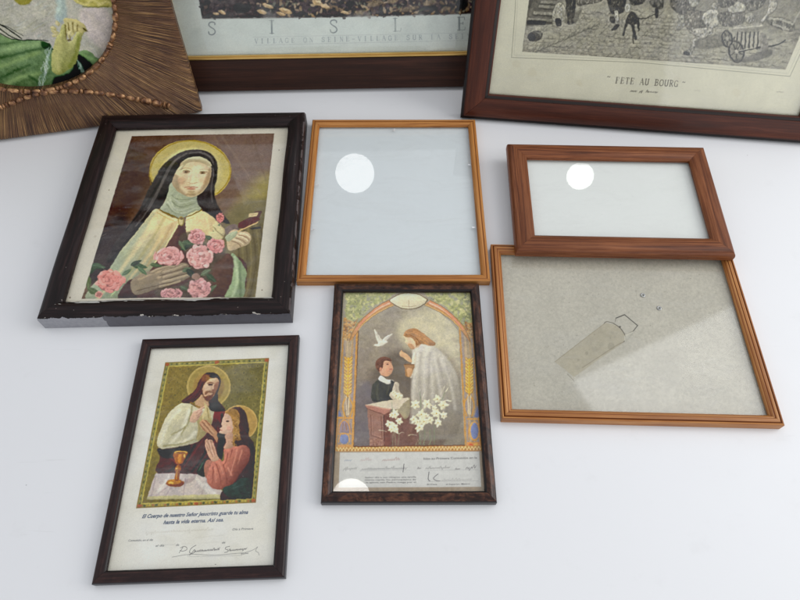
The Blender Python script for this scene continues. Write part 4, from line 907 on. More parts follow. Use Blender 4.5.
    for q in ([(640, 440), (665, 424), (690, 428)], [(735, 456), (770, 444), (820, 452)], [(440, 404), (480, 406), (515, 414)]): p.line(q, (206, 206, 188), 7, 3, soft=2.5, alpha=.85)
    for (x, y, r) in ((600, 240, 46), (572, 250, 34), (545, 340, 42), (595, 372, 46), (642, 312, 40), (566, 392, 34), (612, 408, 30), (612, 56, 40), (650, 70, 34), (588, 26, 28)): lily(x, y, r)
    p.V(410, 390, 10)
    for q in ([(110, 230), (105, 90), (95, 20)], [(245, 360), (242, 555)], [(150, 400), (140, 555)], [(90, 430), (110, 555)], [(200, 400), (205, 550)], [(300, 150), (330, 70), (350, 20)]): p.line(q, (124, 142, 116), 7, 5, soft=3, alpha=.75, mask=S)
    for q in ([(100, 540), (70, 480)], [(130, 540), (170, 460)], [(190, 550), (225, 470)], [(60, 550), (84, 500)]): p.line(q, (150, 160, 136), 9, 3, soft=4, alpha=.6, mask=S)
    for (x, y, r) in ((54, 148, 44), (172, 142, 44), (112, 246, 50), (40, 292, 42), (96, 372, 46), (138, 312, 46), (200, 300, 42), (262, 232, 50), (330, 150, 48), (276, 92, 42), (334, 258, 40), (282, 326, 42), (160, 258, 30), (76, 318, 30), (240, 180, 28)): lily(x, y, r)
    for (x, y, a_) in ((92, 20, 80), (132, 50, 60), (98, -20, 85), (318, 10, 75), (366, 0, 55), (340, -20, 70), (120, 76, 100), (386, 106, -5)):
        ca, sa = math.cos(math.radians(a_)), -math.sin(math.radians(a_)); l = 34
        p.poly([(x-ca*l-sa*3, y-sa*l), (x, y-7), (x+ca*l, y+sa*l), (x, y+7)], (222, 222, 208), soft=2, tex=0)
    # wheat ears
    for (x0_, y0_, x1_, y1_) in ((348.3, 359, 347.6, 393), (469.4, 360, 469.2, 392)):
        p.V(0, 0, 1)
        p.line([(x0_, y0_), (x1_, y1_+2)], (150, 108, 52), .9)
        for k in range(11):
            t = k/10; x = x0_+(x1_-x0_)*t; y = y0_+(y1_-y0_)*t
            for sx in (-1, 1):
                q = [(x+sx*.3, y+1.8), (x+sx*3.2, y+.6), (x+sx*4.2, y-2.4), (x+sx*1.8, y-1.6)]
                p.poly(q, (208, 168, 86) if k % 2 else (190, 146, 74), tex=0, soft=.2); p.line([(x+sx*3.4, y-1.6), (x+sx*1, y+1.2)], (232, 204, 138), .7, soft=.2)
            p.ell(x, y, 1.2, 1.6, (224, 180, 80), tex=0, soft=.3)
        for sx in (-3, -1.5, 0, 1.5, 3): p.line([(x0_+sx*.6, y0_-2), (x0_+sx*1.1, y0_-18)], (196, 182, 150), .6, alpha=.8)
        for sx in (-1, 1): p.line([(x1_, y1_+2), (x1_+sx*5, y1_+12), (x1_+sx*2.5, y1_+24)], (204, 156, 78), 1.2, alpha=.9); p.line([(x1_+sx*1.5, y1_+3), (x1_+sx*.8, y1_+22)], (216, 206, 186), .8)
    # blue ovals at the feet of the pilasters
    p.V(335, 390, 10)
    p.poly([(36, 190), (70, 260), (30, 270)], (124, 134, 176), smooth=False, soft=3); p.poly([(50, 330), (90, 310), (150, 340), (160, 420), (50, 420)], (148, 136, 150), soft=4)
    p.ell(90, 488, 46, 50, (126, 140, 190), tex=.06); p.line([(36, 440), (50, 340), (95, 300), (140, 350), (152, 440)], (200, 152, 90), 11, soft=3); p.line([(30, 440), (170, 440)], (200, 152, 90), 10, soft=3); p.line([(80, 330), (75, 400)], (150, 110, 80), 6, soft=3); p.line([(110, 330), (116, 400)], (150, 110, 80), 6, soft=3)
    p.ell(90, 488, 54, 58, (196, 148, 88), alpha=0); p.line([(30, 280), (175, 280)], (204, 156, 92), 14, soft=4); p.line([(35, 520), (50, 450), (90, 432), (132, 450), (146, 520)], (206, 160, 96), 9, soft=3)
    p.poly([(24, 545), (180, 545), (180, 575), (24, 575)], (196, 156, 108), smooth=False, soft=3)
    p.V(410, 390, 10)
    p.poly([(680, 150), (690, 270), (640, 270)], (118, 130, 176), smooth=False, soft=3); p.ell(645, 412, 54, 98, (204, 158, 98), tex=.05); p.ell(646, 410, 38, 82, (124, 138, 190), tex=.06); p.line([(575, 290), (690, 290)], (206, 160, 96), 15, soft=4); p.line([(590, 320), (585, 500)], (190, 148, 96), 8, soft=3)
    p.poly([(570, 520), (700, 520), (705, 560), (570, 560)], (206, 150, 96), smooth=False, soft=4); p.ell(610, 550, 20, 14, (200, 90, 60), soft=6, tex=0, alpha=.8); p.ell(660, 545, 20, 14, (214, 176, 90), soft=6, tex=0, alpha=.8)
    # zigzag band
    p.V(0, 0, 1)
    p.poly([(337, 446.8), (482, 445.4), (483, 451.8), (336, 452.6)], (186, 146, 94), smooth=False, tex=.08)
    n = 44; z1 = []
    for i in range(n*2+1): x = 337+i*(145/(n*2)); z1.append((x, (451.2 if i % 2 else 447.6)-i*.012))
    p.line(z1, (232, 208, 160), .9, smooth=False); p.line([(x, y+1.3) for x, y in z1], (146, 100, 60), .6, smooth=False, alpha=.8)
    p.line([(354, 446.6), (465, 445.4)], (110, 78, 56), .9)
    p.brush(np.ones((p.ny, p.nx), np.float32), .7, .06, .05); p.a *= np.array((1.12, 1.08, 1.01), np.float32)
    # border and white certificate panel
    p.poly([(332, 451.5), (487, 451), (488, 494), (331, 494)], (176, 160, 140), smooth=False, tex=.07)
    p.poly([(337, 446.8), (482, 445.4), (482.6, 451.6), (336, 452.4)], (186, 146, 94), smooth=False, alpha=0)
    p.poly([(340, 452.6), (479.2, 451.6), (481.3, 486.8), (338.6, 487.6)], (214, 214, 210), smooth=False, tex=.03)
    g = (150, 148, 146)
    p.scribble((344, 461), (352, 461), 3, (140, 150, 170), .5, .6, 1); p.scribble((360, 461), (372, 460), 3, (190, 160, 156), .5, .5, 2); p.scribble((382, 461), (400, 460), 3.2, (176, 140, 134), .55, .6, 3)
    p.scribble((343, 469.5), (357, 469), 2.2, g, .5, .6, 4); p.scribble((361, 470), (407, 469), 3, (140, 138, 138), .5, .7, 5); p.line([(404, 464), (403, 472)], (100, 98, 100), .7)
    p.scribble((417, 469), (421, 468.6), 1.8, g, .7, .8, 6); p.scribble((425, 469), (450, 468), 2.5, g, .5, .7, 7); p.scribble((455, 469.5), (460, 469.3), 1.6, g, .7, .8, 8); p.scribble((465, 469), (476, 468), 3, (130, 128, 128), .6, .8, 9)
    p.line([(360, 471), (410, 470)], (180, 180, 180), .4, alpha=.7); p.line([(424, 470.4), (478, 469.6)], (180, 180, 180), .4, alpha=.7)
    p.line([(429, 472), (428.2, 479), (430, 481)], (120, 118, 120), .8); p.line([(438, 474), (433.5, 478), (436, 480.5), (440, 481)], (130, 128, 130), .7); p.scribble((441, 481), (472, 480), 2.6, (176, 174, 172), .5, .6, 10)
    p.line([(428, 481.4), (478, 480.8)], (170, 170, 168), .4, alpha=.7)

# ------------------------------------------------------------------ picture in the oval: a hand on pale cloth over a green robe
def art_oval(p):
    p.V(0, 0, 6); p.a[:] = (176, 176, 164)
    p.a *= (1+(vnoise(p.ny, p.nx, 26, 4, 4)-.5)[..., None]*.12)
    # pale cloth folds
    for i in range(150):
        x = p.rng.uniform(-100, 680); y = p.rng.uniform(-60, 300); l = p.rng.uniform(20, 90)
        a_ = math.radians(-28 if x < 300 else 40)+p.rng.uniform(-.3, .3)
        p.line([(x, y), (x+l*math.cos(a_)*.5+4, y+l*math.sin(a_)*.5-5), (x+l*math.cos(a_), y+l*math.sin(a_))], [(196, 192, 186), (146, 150, 138), (206, 196, 190), (158, 160, 132), (188, 198, 196)][i % 5], 4, 2, soft=4, alpha=.55)
    p.poly([(300, -60), (380, -40), (400, 90), (360, 140), (330, 100), (340, 20)], (164, 186, 184), soft=24, alpha=.7, tex=.1)
    p.poly([(480, 60), (620, 40), (680, 160), (640, 300), (560, 250), (500, 170)], (196, 184, 182), soft=34, alpha=.6, tex=.08)
    p.poly([(440, -60), (700, -60), (690, 30), (600, 44), (520, 36), (450, 10)], (186, 180, 110), soft=8, tex=.14)
    for q in ([(510, 30), (560, 0), (600, 30)], [(590, 30), (640, 10), (670, 30)], [(450, 0), (500, 26)]): p.line(q, (214, 206, 140), 14, soft=8, alpha=.7)
    p.line([(495, 38), (560, 42), (650, 38)], (120, 122, 84), 8, soft=5, alpha=.8)
    p.poly([(80, -40), (200, -40), (180, 20), (130, 30), (90, 10)], (150, 146, 86), soft=10, tex=.1)
    # green robe
    G = p.poly([(-300, 130), (-60, 150), (0, 205), (80, 236), (200, 240), (290, 256), (330, 300), (460, 310), (520, 300), (590, 350), (660, 380), (600, 560), (300, 640), (-300, 640)], (116, 140, 104), col2=(92, 114, 84), grad=[(60, 240), (140, 560)], tex=.10, ret=True, soft=3)
    for q, c, w_ in (([(-100, 330), (40, 296), (180, 268), (270, 262)], (148, 174, 126), 34), ([(-60, 420), (60, 380), (160, 340), (240, 310)], (134, 158, 110), 26), ([(20, 520), (100, 470), (180, 450), (240, 440)], (138, 164, 114), 30), ([(480, 330), (540, 350), (600, 372)], (134, 166, 112), 22)):
        p.line(q, c, w_, w_*.6, soft=20, alpha=.8, mask=G)
    for q, w_ in (([(-60, 352), (60, 336), (160, 310), (250, 290)], 16), ([(0, 470), (60, 440), (120, 410), (180, 390)], 18), ([(-100, 270), (20, 262), (120, 250)], 12), ([(180, 460), (230, 500), (240, 560)], 20)):
        p.line(q, (70, 90, 68), w_, w_*.5, soft=14, alpha=.75, mask=G)
    p.poly([(455, 330), (500, 340), (560, 400), (540, 460), (470, 520), (330, 540), (320, 470), (380, 450), (430, 420)], (44, 56, 50), soft=14, tex=.12, mask=G)
    p.poly([(250, 250), (310, 262), (320, 300), (260, 290)], (52, 72, 56), soft=10, mask=G, alpha=.8)
    # dark cords
    for q, w_ in (([(-60, 120), (0, 146), (70, 190), (130, 232)], 9), ([(-60, 150), (0, 176), (60, 216), (120, 240)], 8), ([(0, 200), (80, 236), (200, 240), (290, 244)], 6), ([(-40, 130), (60, 170), (140, 215)], 4)):
        p.line(q, (42, 48, 46), w_, w_*.6, soft=3, alpha=.9)
    # lace
    for i in range(60):
        t = p.rng.random(); x = 300-60*t+p.rng.uniform(-16, 16); y = 270+250*t
        p.line([(x, y), (x+p.rng.uniform(-14, 14), y+20), (x+p.rng.uniform(-12, 12), y+44)], [(176, 196, 186), (196, 206, 200), (120, 146, 132)][i % 3], 4, 2, soft=2.5, alpha=.7)
    for i in range(30):
        t = p.rng.random(); x = 460+50*t+p.rng.uniform(-10, 14); y = 350+110*t
        p.line([(x, y), (x+8, y+16), (x+p.rng.uniform(-4, 18), y+38)], [(164, 184, 172), (112, 140, 122)][i % 2], 4, 2, soft=2.5, alpha=.7)
    # small hand behind
    for (x, y, a_, l) in ((330, 190, 20, 24), (322, 170, 30, 20), (345, 140, 60, 18), (330, 212, 0, 18)):
        p.ell(x, y, l, 11, (186, 180, 136), ang=a_, soft=3, tex=.03); p.ell(x-4, y-4, l*.5, 4, (214, 206, 166), ang=a_, soft=4, tex=0)
    # forearm and hand
    A = p.poly([(312, 420), (308, 360), (320, 290), (336, 230), (360, 190), (372, 150), (392, 142), (404, 160), (398, 196), (396, 232), (410, 250), (428, 244), (448, 214), (470, 180), (492, 160), (514, 166), (518, 186), (494, 216), (484, 260), (474, 310), (462, 356), (440, 396), (400, 424), (360, 448), (330, 442)], (172, 172, 120), col2=(146, 152, 98), grad=[(340, 260), (440, 420)], tex=.05, ret=True)
    p.line([(350, 260), (344, 340), (350, 420)], (192, 190, 130), 34, 24, soft=26, alpha=.7, mask=A); p.line([(470, 220), (456, 320), (420, 400)], (120, 130, 72), 18, soft=16, alpha=.6, mask=A)
    p.poly([(380, 112), (430, 110), (480, 128), (512, 160), (500, 200), (460, 190), (440, 210), (410, 190), (392, 150)], (188, 180, 130), soft=4, tex=.05)
    for q in ([(398, 130), (404, 180), (414, 226)], [(424, 130), (428, 180), (430, 216)], [(450, 136), (448, 180)]): p.line(q, (196, 190, 140), 18, 14, soft=7, alpha=.9)
    for q in ([(410, 140), (416, 200), (420, 236)], [(438, 136), (438, 190)], [(390, 150), (396, 200), (398, 234)], [(466, 150), (460, 186)]): p.line(q, (104, 94, 58), 6, 4, soft=4, alpha=.8)
    p.ell(414, 242, 14, 5, (92, 82, 54), soft=6, tex=0, alpha=.8); p.ell(418, 196, 9, 13, (212, 206, 160), soft=4, tex=0)
    p.line([(500, 170), (520, 186)], (90, 84, 60), 8, soft=5)
    p.brush(np.ones((p.ny, p.nx), np.float32), .9, .09, .06)
    p.blobs([(-100, -60), (690, -60), (690, 560), (-100, 560)], 300, [(200, 200, 180), (90, 100, 80)], 2, 6, .12, 3)

# ------------------------------------------------------------------ picture: river-bank painting strip on a poster
def art_poster(p, k=1):
    p.V(0, 0, 1); p.a[:] = (198, 206, 202)
    M = p.poly([(194.5, -24), (470, -36), (640, -40), (640, 8), (466, 13.8), (330, 17.2), (202, 18.6)], (82, 74, 74), smooth=False, tex=.2, ret=True)
    reg = [(196, -20), (600, -40), (600, 12), (202, 18.6)]
    p.blobs(reg, 900, [(64, 58, 60), (92, 82, 80), (74, 66, 66), (104, 92, 86), (50, 46, 48)], .8, 3, .8, .6, 1.5)
    reg2 = [(255, -5), (310, -8), (600, -30), (600, 10), (466, 13), (330, 16), (262, 17)]
    p.blobs(reg2, 1300, [(120, 104, 86), (146, 128, 104), (96, 84, 74), (68, 62, 60), (110, 108, 96), (160, 142, 118), (76, 78, 66)], .6, 2.4, .8, .5, 1.5)
    for (x, y, rx, ry) in ((222, 12, 4, 1.6), (216, 14, 3, 1.2), (262, 12, 5, 2), (268, 6, 6, 2), (286, 11, 7, 2.6), (281, 14, 5, 1.5), (318, 3, 6, 2.4), (325, 6, 5, 2), (345, 13, 4, 1.5)):
        p.ell(x, y, rx, ry, (168, 144, 112), ang=18, tex=.2, soft=.8, mask=M); p.ell(x+1, y-1, rx*.5, ry*.4, (200, 176, 140), ang=18, tex=0, soft=.6, mask=M)
    for (x, y, rx, ry) in ((375, 4, 8, 3), (410, 9, 10, 2.5), (430, 3, 7, 3), (360, 12, 5, 2), (392, 1, 6, 3), (446, 9, 5, 2)):
        p.ell(x, y, rx, ry, (134, 120, 98), ang=-10, tex=.3, soft=2, alpha=.6, mask=M)
    for (x, y, rx, ry) in ((433, 8, 5, 2.6), (462, 4, 6, 6), (397, 13, 5, 1.6), (350, 4, 4, 3), (242, 8, 9, 5)):
        p.ell(x, y, rx, ry, (42, 40, 42), ang=0, tex=.3, soft=2, alpha=.6, mask=M)
    p.brush(M, 1.2, .10, .08, .8)
    p.line([(202, 18.8), (330, 17.4), (466, 14), (600, 8.5)], (120, 116, 112), .5)
    c = (134, 142, 144)
    for (ch, x, y) in (('S', 212.2, 34.8), ('I', 272.8, 33.4), ('S', 333.9, 32.8), ('L', 397.3, 31.2), ('E', 461.5, 30), ('Y', 525, 28)):
        serif(p, ch, (x, y), (x+.01, y-.0002), 12.8, c, .78, wid=.92)
    t = 'VILLAGE ON SEINE-VILLAGE SUR LA SEINE'
    serif(p, t, (256.5, 43.4), (475, 38.3), 4.5, (158, 166, 168), .42, wid=1.0)
    p.line([(253, 37.2), (480, 32.6)], (168, 174, 174), .4, alpha=.8); p.line([(254, 45.2), (480, 40)], (168, 174, 174), .4, alpha=.8)
    p.blobs([(188, 20), (466, 16), (466, 52), (190, 56)], 50, [(188, 196, 192), (206, 212, 206)], 3, 9, .3, 5)

# ------------------------------------------------------------------ picture: grey village feast engraving
def art_engraving(p):
    p.V(0, 0, 1); p.a[:] = (206, 204, 184)
    p.a *= (1+(vnoise(p.ny, p.nx, 90, 3, 3)-.5)[..., None]*.05)
    p.line([(517.5, -40), (515, 12), (511.5, 57.5), (640, 62.5), (790, 76.4), (802, 50), (822, 0), (840, -40)], (120, 118, 104), .6, smooth=False, alpha=.75)
    p.line([(519.5, -40), (517, 12), (514, 55), (640, 60), (788, 73.6), (800, 48), (819, 0)], (160, 158, 142), .4, smooth=False, alpha=.6)
    Q = [(532, -42), (529, 0), (522, 51.8), (590, 56), (665, 61.2), (730, 65.5), (785.4, 69.8), (800, 36), (815, 0), (832, -42)]
    M = p.poly(Q, (140, 137, 124), smooth=False, tex=.1, ret=True)
    p.a[:] = np.where(M[..., None] > 0, p.a*(1+(vnoise(p.ny, p.nx, 40, 5, 8, .7)-.5)[..., None]*.35*M[..., None]), p.a)
    dk, md, lt = (58, 56, 52), (96, 94, 86), (178, 176, 160)
    # cobbled ground
    p.poly([(520, 6), (700, 14), (790, 40), (786, 70), (522, 52)], (166, 163, 147), soft=10, alpha=.75, mask=M, tex=.1, form=0)
    for r_ in range(15):
        y0 = 10+r_*3.6+r_*r_*.03; x = 519+p.rng.uniform(0, 5)
        while x < 705+r_*6:
            l = p.rng.uniform(4, 8)*(.8+r_*.03); yy = y0+(x-520)*.055+p.rng.uniform(-.4, .4)
            if p.rng.random() < .7: p.line([(x+p.rng.uniform(-1, 1), yy-2.0), (x+.4, yy), (x+l*.5, yy+.7), (x+l, yy+.1)], (104, 101, 91), .8, .4, soft=.8, alpha=.55, mask=M)
            if p.rng.random() < .5: p.ell(x+l*.5, yy-1.6, l*.3, .8, (182, 179, 163), soft=.9, tex=0, alpha=.4, mask=M)
            x += l
    for i in range(360):
        x = p.rng.uniform(525, 800); y = p.rng.uniform(8, 66); l = p.rng.uniform(3, 11)
        p.line([(x, y), (x+l*.5, y+p.rng.uniform(.2, 1.2)), (x+l, y+.6+p.rng.uniform(-.5, .8))], [dk, md, (168, 166, 150), (112, 110, 100)][i % 4], .8, .4, soft=.7, alpha=.45, mask=M)
    for i in range(90):
        x = p.rng.uniform(525, 680); y = p.rng.uniform(10, 56); p.line([(x, y), (x-3-y*.05, y+4)], (100, 98, 88), .6, soft=.5, alpha=.5, mask=M)
    for i in range(16):
        p.line([(600-i*5, 22+i*2.1), (596-i*5, 26+i*2.2), (588-i*5, 28+i*2.3)], (104, 102, 92), .9, soft=.7, alpha=.5, mask=M)
    # steps at the left
    p.V(515, 0, 5.333)
    p.poly([(75, -60), (240, -60), (215, 60), (200, 130), (60, 140)], (104, 101, 92), smooth=False, tex=.2, mask=M)
    for y, x0, x1 in ((25, 130, 215), (60, 100, 205), (95, 70, 200), (2, 140, 230)):
        p.poly([(x0, y), (x1, y+6), (x1-6, y+20), (x0-4, y+16)], (138, 135, 122), smooth=False, tex=.25, soft=5, mask=M)
        p.line([(x0, y+20), (x1-6, y+26)], (66, 64, 58), 6, soft=6, alpha=.7, mask=M)
    p.poly([(66, 106), (170, 112), (160, 134), (64, 130)], (62, 60, 54), soft=4, smooth=False, tex=.2, mask=M)
    # basket
    p.ell(108, 192, 40, 28, (84, 81, 74), ang=-15, tex=.3, mask=M, soft=2); p.ell(90, 198, 20, 22, (48, 46, 42), tex=.2, mask=M, soft=3)
    for k_ in range(16): p.line([(110+k_*2, 170+k_), (140, 176+k_*2.4)], [lt, dk][k_ % 2], 2.4, soft=1.5, alpha=.8, mask=M)
    # figures: body = list of (pts, tone)
    def fig(parts, jit=.25):
        for pts, c in parts:
            B = p.poly(pts, c, soft=2.5, tex=.25, mask=M, ret=True)
            if B is None: continue
            p.line(pts, (66, 63, 58), 3, soft=2.5, alpha=.5, mask=M, closed=True)
            a_ = np.array(pts, float); x0, y0 = a_.min(0); x1, y1 = a_.max(0)
            for _ in range(int(8+(x1-x0)*(y1-y0)/150)):
                x = p.rng.uniform(x0, x1); y = p.rng.uniform(y0, y1); l = p.rng.uniform(4, 13)
                cc = np.array(c)*(p.rng.uniform(.35, .7) if p.rng.random() < .5 else p.rng.uniform(1.35, 2.0))
                p.line([(x, y), (x+p.rng.uniform(-4, 4), y+l)], np.clip(cc, 30, 205), 4.2, 1.6, soft=1.5, alpha=.8, mask=B)
    fig([([(215, 30), (238, 10), (262, 30), (270, 70), (262, 110), (205, 112), (200, 80)], (168, 165, 150)), ([(215, 100), (246, 104), (244, 136), (222, 138)], dk)])
    fig([([(275, -40), (326, -40), (322, 30), (318, 76), (306, 100), (280, 96), (272, 40)], (72, 70, 64)), ([(282, 90), (292, 128), (280, 126)], dk), ([(300, 90), (312, 122), (300, 124)], dk)])
    p.poly([(270, 100), (350, 50), (346, 80), (320, 126), (272, 128)], (86, 84, 76), soft=9, alpha=.55, mask=M, tex=.2)
    fig([([(340, -30), (470, -40), (460, 6), (400, 20), (350, 30), (330, 20)], (110, 107, 98))])
    fig([([(495, -50), (590, -50), (586, 40), (570, 70), (520, 72), (500, 40)], (70, 68, 62)), ([(530, 62), (552, 66), (552, 140), (538, 140)], (182, 180, 166)), ([(512, 158), (540, 132), (556, 134), (548, 152), (522, 164)], dk), ([(585, 30), (608, 20), (612, 60), (590, 66)], (172, 170, 156)), ([(505, 92), (530, 90), (532, 120), (510, 118)], (84, 82, 75))])
    fig([([(604, 80), (625, 62), (656, 90), (664, 124), (660, 168), (648, 130), (636, 140), (650, 205), (640, 210), (630, 180), (622, 140), (600, 130), (582, 186), (574, 184), (590, 120)], (64, 62, 57))])
    p.line([(656, 96), (690, 100), (730, 84), (760, 70)], (60, 58, 54), 6, 3, soft=2, mask=M); p.line([(630, 190), (632, 232)], (80, 78, 72), 6, soft=2, mask=M)
    fig([([(610, -50), (700, -50), (690, 10), (650, 26), (616, 20)], (76, 74, 68)), ([(715, -50), (790, -50), (790, 36), (760, 46), (720, 20)], (92, 90, 82)), ([(748, 40), (762, 42), (764, 92), (750, 92)], (70, 68, 63))])
    # right hand group
    p.V(650, 0, 5.333)
    fig([([(120, -50), (230, -50), (250, 20), (230, 60), (190, 80), (150, 70), (110, 30)], (108, 105, 97)), ([(150, 80), (200, 84), (190, 130), (156, 160), (142, 156), (152, 110)], (142, 140, 128)), ([(190, 60), (300, 70), (290, 150), (220, 160), (190, 140)], (112, 109, 100)), ([(200, -50), (262, -50), (255, 26), (215, 30)], (160, 158, 144)),
         ([(330, 20), (350, 12), (364, 30), (356, 50), (336, 50)], (150, 147, 134)), ([(278, 98), (300, 60), (352, 50), (370, 80), (366, 130), (330, 150), (300, 140)], (174, 171, 157)), ([(212, 160), (290, 146), (330, 150), (330, 180), (290, 206), (256, 210), (240, 186), (216, 176)], (158, 155, 142)),
         ([(240, 200), (262, 206), (226, 280), (204, 296), (186, 284), (210, 260)], (150, 148, 136)), ([(184, 274), (206, 280), (210, 294), (180, 292)], dk), ([(370, 70), (500, 60), (496, 120), (440, 140), (376, 130)], (112, 109, 100)),
         ([(420, 40), (456, 10), (500, 20), (506, 58), (430, 66)], (178, 176, 162)), ([(380, -50), (470, -50), (460, 14), (400, 40), (366, 20)], (98, 96, 88)), ([(500, -50), (620, -50), (600, 30), (540, 60), (510, 30)], (108, 106, 98)),
         ([(505, 80), (530, 66), (556, 84), (552, 116), (520, 122)], (150, 147, 134)), ([(640, 0), (676, 4), (670, 50), (620, 96), (600, 130), (588, 116), (626, 60)], (166, 163, 150)), ([(620, 96), (690, 92), (760, 116), (770, 160), (720, 164), (640, 130)], (120, 118, 108))])
    p.poly([(240, 220), (330, 190), (400, 170), (420, 230), (330, 260), (250, 258)], (96, 94, 86), soft=16, alpha=.6, mask=M, tex=.3)
    for q in ([(640, 96), (700, 104), (755, 128)], [(660, 130), (740, 160)], [(760, 130), (800, 60)]): p.line(q, (172, 169, 155), 9, soft=4, alpha=.8, mask=M)
    # barrow
    p.poly([(440, 142), (500, 132), (600, 128), (602, 160), (560, 172), (450, 176)], (150, 147, 134), tex=.2, soft=2, mask=M)
    p.line([(446, 150), (600, 136)], (196, 193, 178), 5, soft=2, alpha=.9, mask=M)
    for x in (468, 490, 512, 534, 556, 578): p.line([(x, 172), (x-6, 262)], (60, 58, 54), 7, soft=2, mask=M); p.line([(x+6, 172), (x, 260)], (168, 165, 152), 4, soft=1.5, alpha=.8, mask=M)
    p.line([(450, 200), (430, 250)], (60, 58, 54), 7, soft=2, mask=M)
    for (x, y, rx, ry) in ((462, 276, 38, 56), (412, 206, 26, 42)):
        t = np.linspace(0, 6.283, 17)[:-1]; ring = [(x+rx*math.cos(a_)+ry*.12*math.sin(a_), y+ry*math.sin(a_)) for a_ in t]
        p.poly(ring, (118, 116, 106), soft=3, alpha=.6, mask=M); p.line(ring, (52, 50, 47), 9, soft=2, closed=True, mask=M); p.line([(u+5, v) for u, v in ring], (180, 177, 163), 3, soft=1.5, closed=True, alpha=.7, mask=M)
        for k_ in range(5): a_ = k_*1.256+.3; p.line([(x, y), (x+rx*.9*math.cos(a_), y+ry*.9*math.sin(a_))], (66, 64, 60), 5, soft=2, mask=M)
        p.ell(x, y, 9, 12, (160, 157, 144), soft=2, mask=M)
    p.line([(480, 276), (540, 262), (600, 250), (640, 246), (690, 236), (722, 212)], (58, 56, 52), 9, 6, soft=3, mask=M); p.line([(480, 270), (560, 256)], (180, 178, 164), 4, soft=2, mask=M)
    p.poly([(586, 190), (620, 190), (630, 270), (600, 290), (588, 250)], (128, 125, 115), soft=6, tex=.3, mask=M)
    p.poly([(440, 320), (520, 330), (640, 300), (640, 260), (520, 300)], (86, 84, 78), soft=14, alpha=.6, mask=M)
    for i in range(1900):
        x = p.rng.uniform(522, 812); y = p.rng.uniform(-4, 70); l = p.rng.uniform(1.5, 5); a_ = p.rng.choice([.5, 1.0, 2.2])+p.rng.uniform(-.2, .2)
        p.line([(x, y), (x+l*math.cos(a_), y+l*math.sin(a_))], [(60, 57, 52), (186, 183, 167)][int(p.rng.random() < .45)], .7, .3, soft=.3, alpha=.55, mask=M)
    p.brush(M, .8, .12, .12, .5)
    mm = M[..., None]; p.a = p.a*(1-mm)+mm*(p.a*.84+np.array((140, 137, 124), np.float32)*.16)
    p.V(0, 0, 1)
    c = (112, 108, 96)
    serif(p, 'FETE AU BOURG', (617, 83.2), (675.6, 86.6), 6.0, c, .5, slant=.12, wid=.86)
    serif(p, '~', (609, 80.0), (609.1, 80.006), 7, c, .6); serif(p, '~', (684, 85.4), (684.1, 85.406), 7, c, .6)
    p.scribble((630, 91.6), (636.5, 91.9), 2.6, (90, 87, 78), .6, .85, 3, 1.1); p.scribble((639, 92.0), (642.5, 92.2), 1.8, (90, 87, 78), .5, .85, 4, 1.2); p.scribble((645.5, 92.2), (657.5, 93.0), 2.6, (90, 87, 78), .6, .85, 6, 1.1)
    p.scribble((776, 92), (784, 92.4), 1.2, (150, 146, 132), .4, .6, 9); p.scribble((694, 90.5), (700, 91), 1.2, (170, 166, 150), .4, .4, 9)
    p.blobs([(505, 60), (780, 90), (780, 105), (505, 80)], 40, [(192, 186, 160), (214, 212, 194)], 1, 5, .3, 2)

# ------------------------------------------------------------------ bare board with an impressed strut outline
def art_board(p):
    p.V(0, 0, 1); p.a[:] = (187, 184, 173)
    p.a *= (1+(vnoise(p.ny, p.nx, 5, 3, 31, .7)-.5)[..., None]*.13)
    p.a *= (1+(vnoise(p.ny, p.nx, 120, 3, 32)-.5)[..., None]*.06)
    for i in range(420):
        x = p.rng.uniform(500, 780); y = p.rng.uniform(250, 420); a_ = p.rng.uniform(0, 3.14); l = p.rng.uniform(.5, 2)
        p.line([(x, y), (x+l*math.cos(a_), y+l*math.sin(a_)*.6)], [(140, 134, 120), (190, 188, 178)][i % 2], .5, alpha=.45)
    p.V(550, 270, 4.6125)
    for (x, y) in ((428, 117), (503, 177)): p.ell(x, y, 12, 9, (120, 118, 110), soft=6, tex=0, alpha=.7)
    B = p.poly([(22, 424), (140, 332), (258, 244), (304, 252), (332, 278), (352, 318), (330, 340), (230, 410), (110, 494), (70, 460)], (176, 170, 152), smooth=False, soft=2, tex=.05, ret=True, alpha=.85)
    p.blobs([(100, 400), (300, 260), (350, 320), (120, 480)], 30, [(150, 146, 132), (166, 162, 148)], 6, 18, .5, 5)
    p.line([(22, 424), (140, 332), (250, 248)], (150, 142, 122), 3, soft=2, alpha=.7)
    p.line([(250, 246), (262, 238), (290, 244)], (110, 106, 96), 3, soft=1)
    p.line([(290, 244), (322, 266), (344, 296), (350, 320), (340, 332)], (92, 88, 80), 3.4, soft=1); p.line([(340, 332), (300, 352), (230, 398), (150, 450)], (140, 134, 118), 3, soft=1.5, alpha=.7)
    p.line([(304, 222), (344, 206), (404, 256)], (62, 60, 58), 3.6, soft=1, smooth=False); p.line([(404, 256), (384, 282)], (86, 84, 80), 3, soft=1, smooth=False)
    p.line([(384, 282), (352, 296)], (120, 116, 106), 2.5, soft=1, alpha=.7); p.line([(300, 240), (304, 222)], (110, 106, 98), 2.5, alpha=.7)
    p.poly([(346, 300), (384, 284), (396, 276), (360, 322), (346, 334)], (190, 188, 176), soft=2, alpha=.8, tex=0)
    p.ell(322, 262, 5, 4, (90, 86, 80), soft=2, tex=0); p.line([(80, 480), (112, 512)], (130, 126, 112), 3, soft=1.5, alpha=.6)
    for i in range(30):
        x = p.rng.uniform(0, 740); y = p.rng.uniform(0, 600); p.ell(x, y, 2, 1.5, (110, 106, 96), soft=1.5, tex=0, alpha=.6)

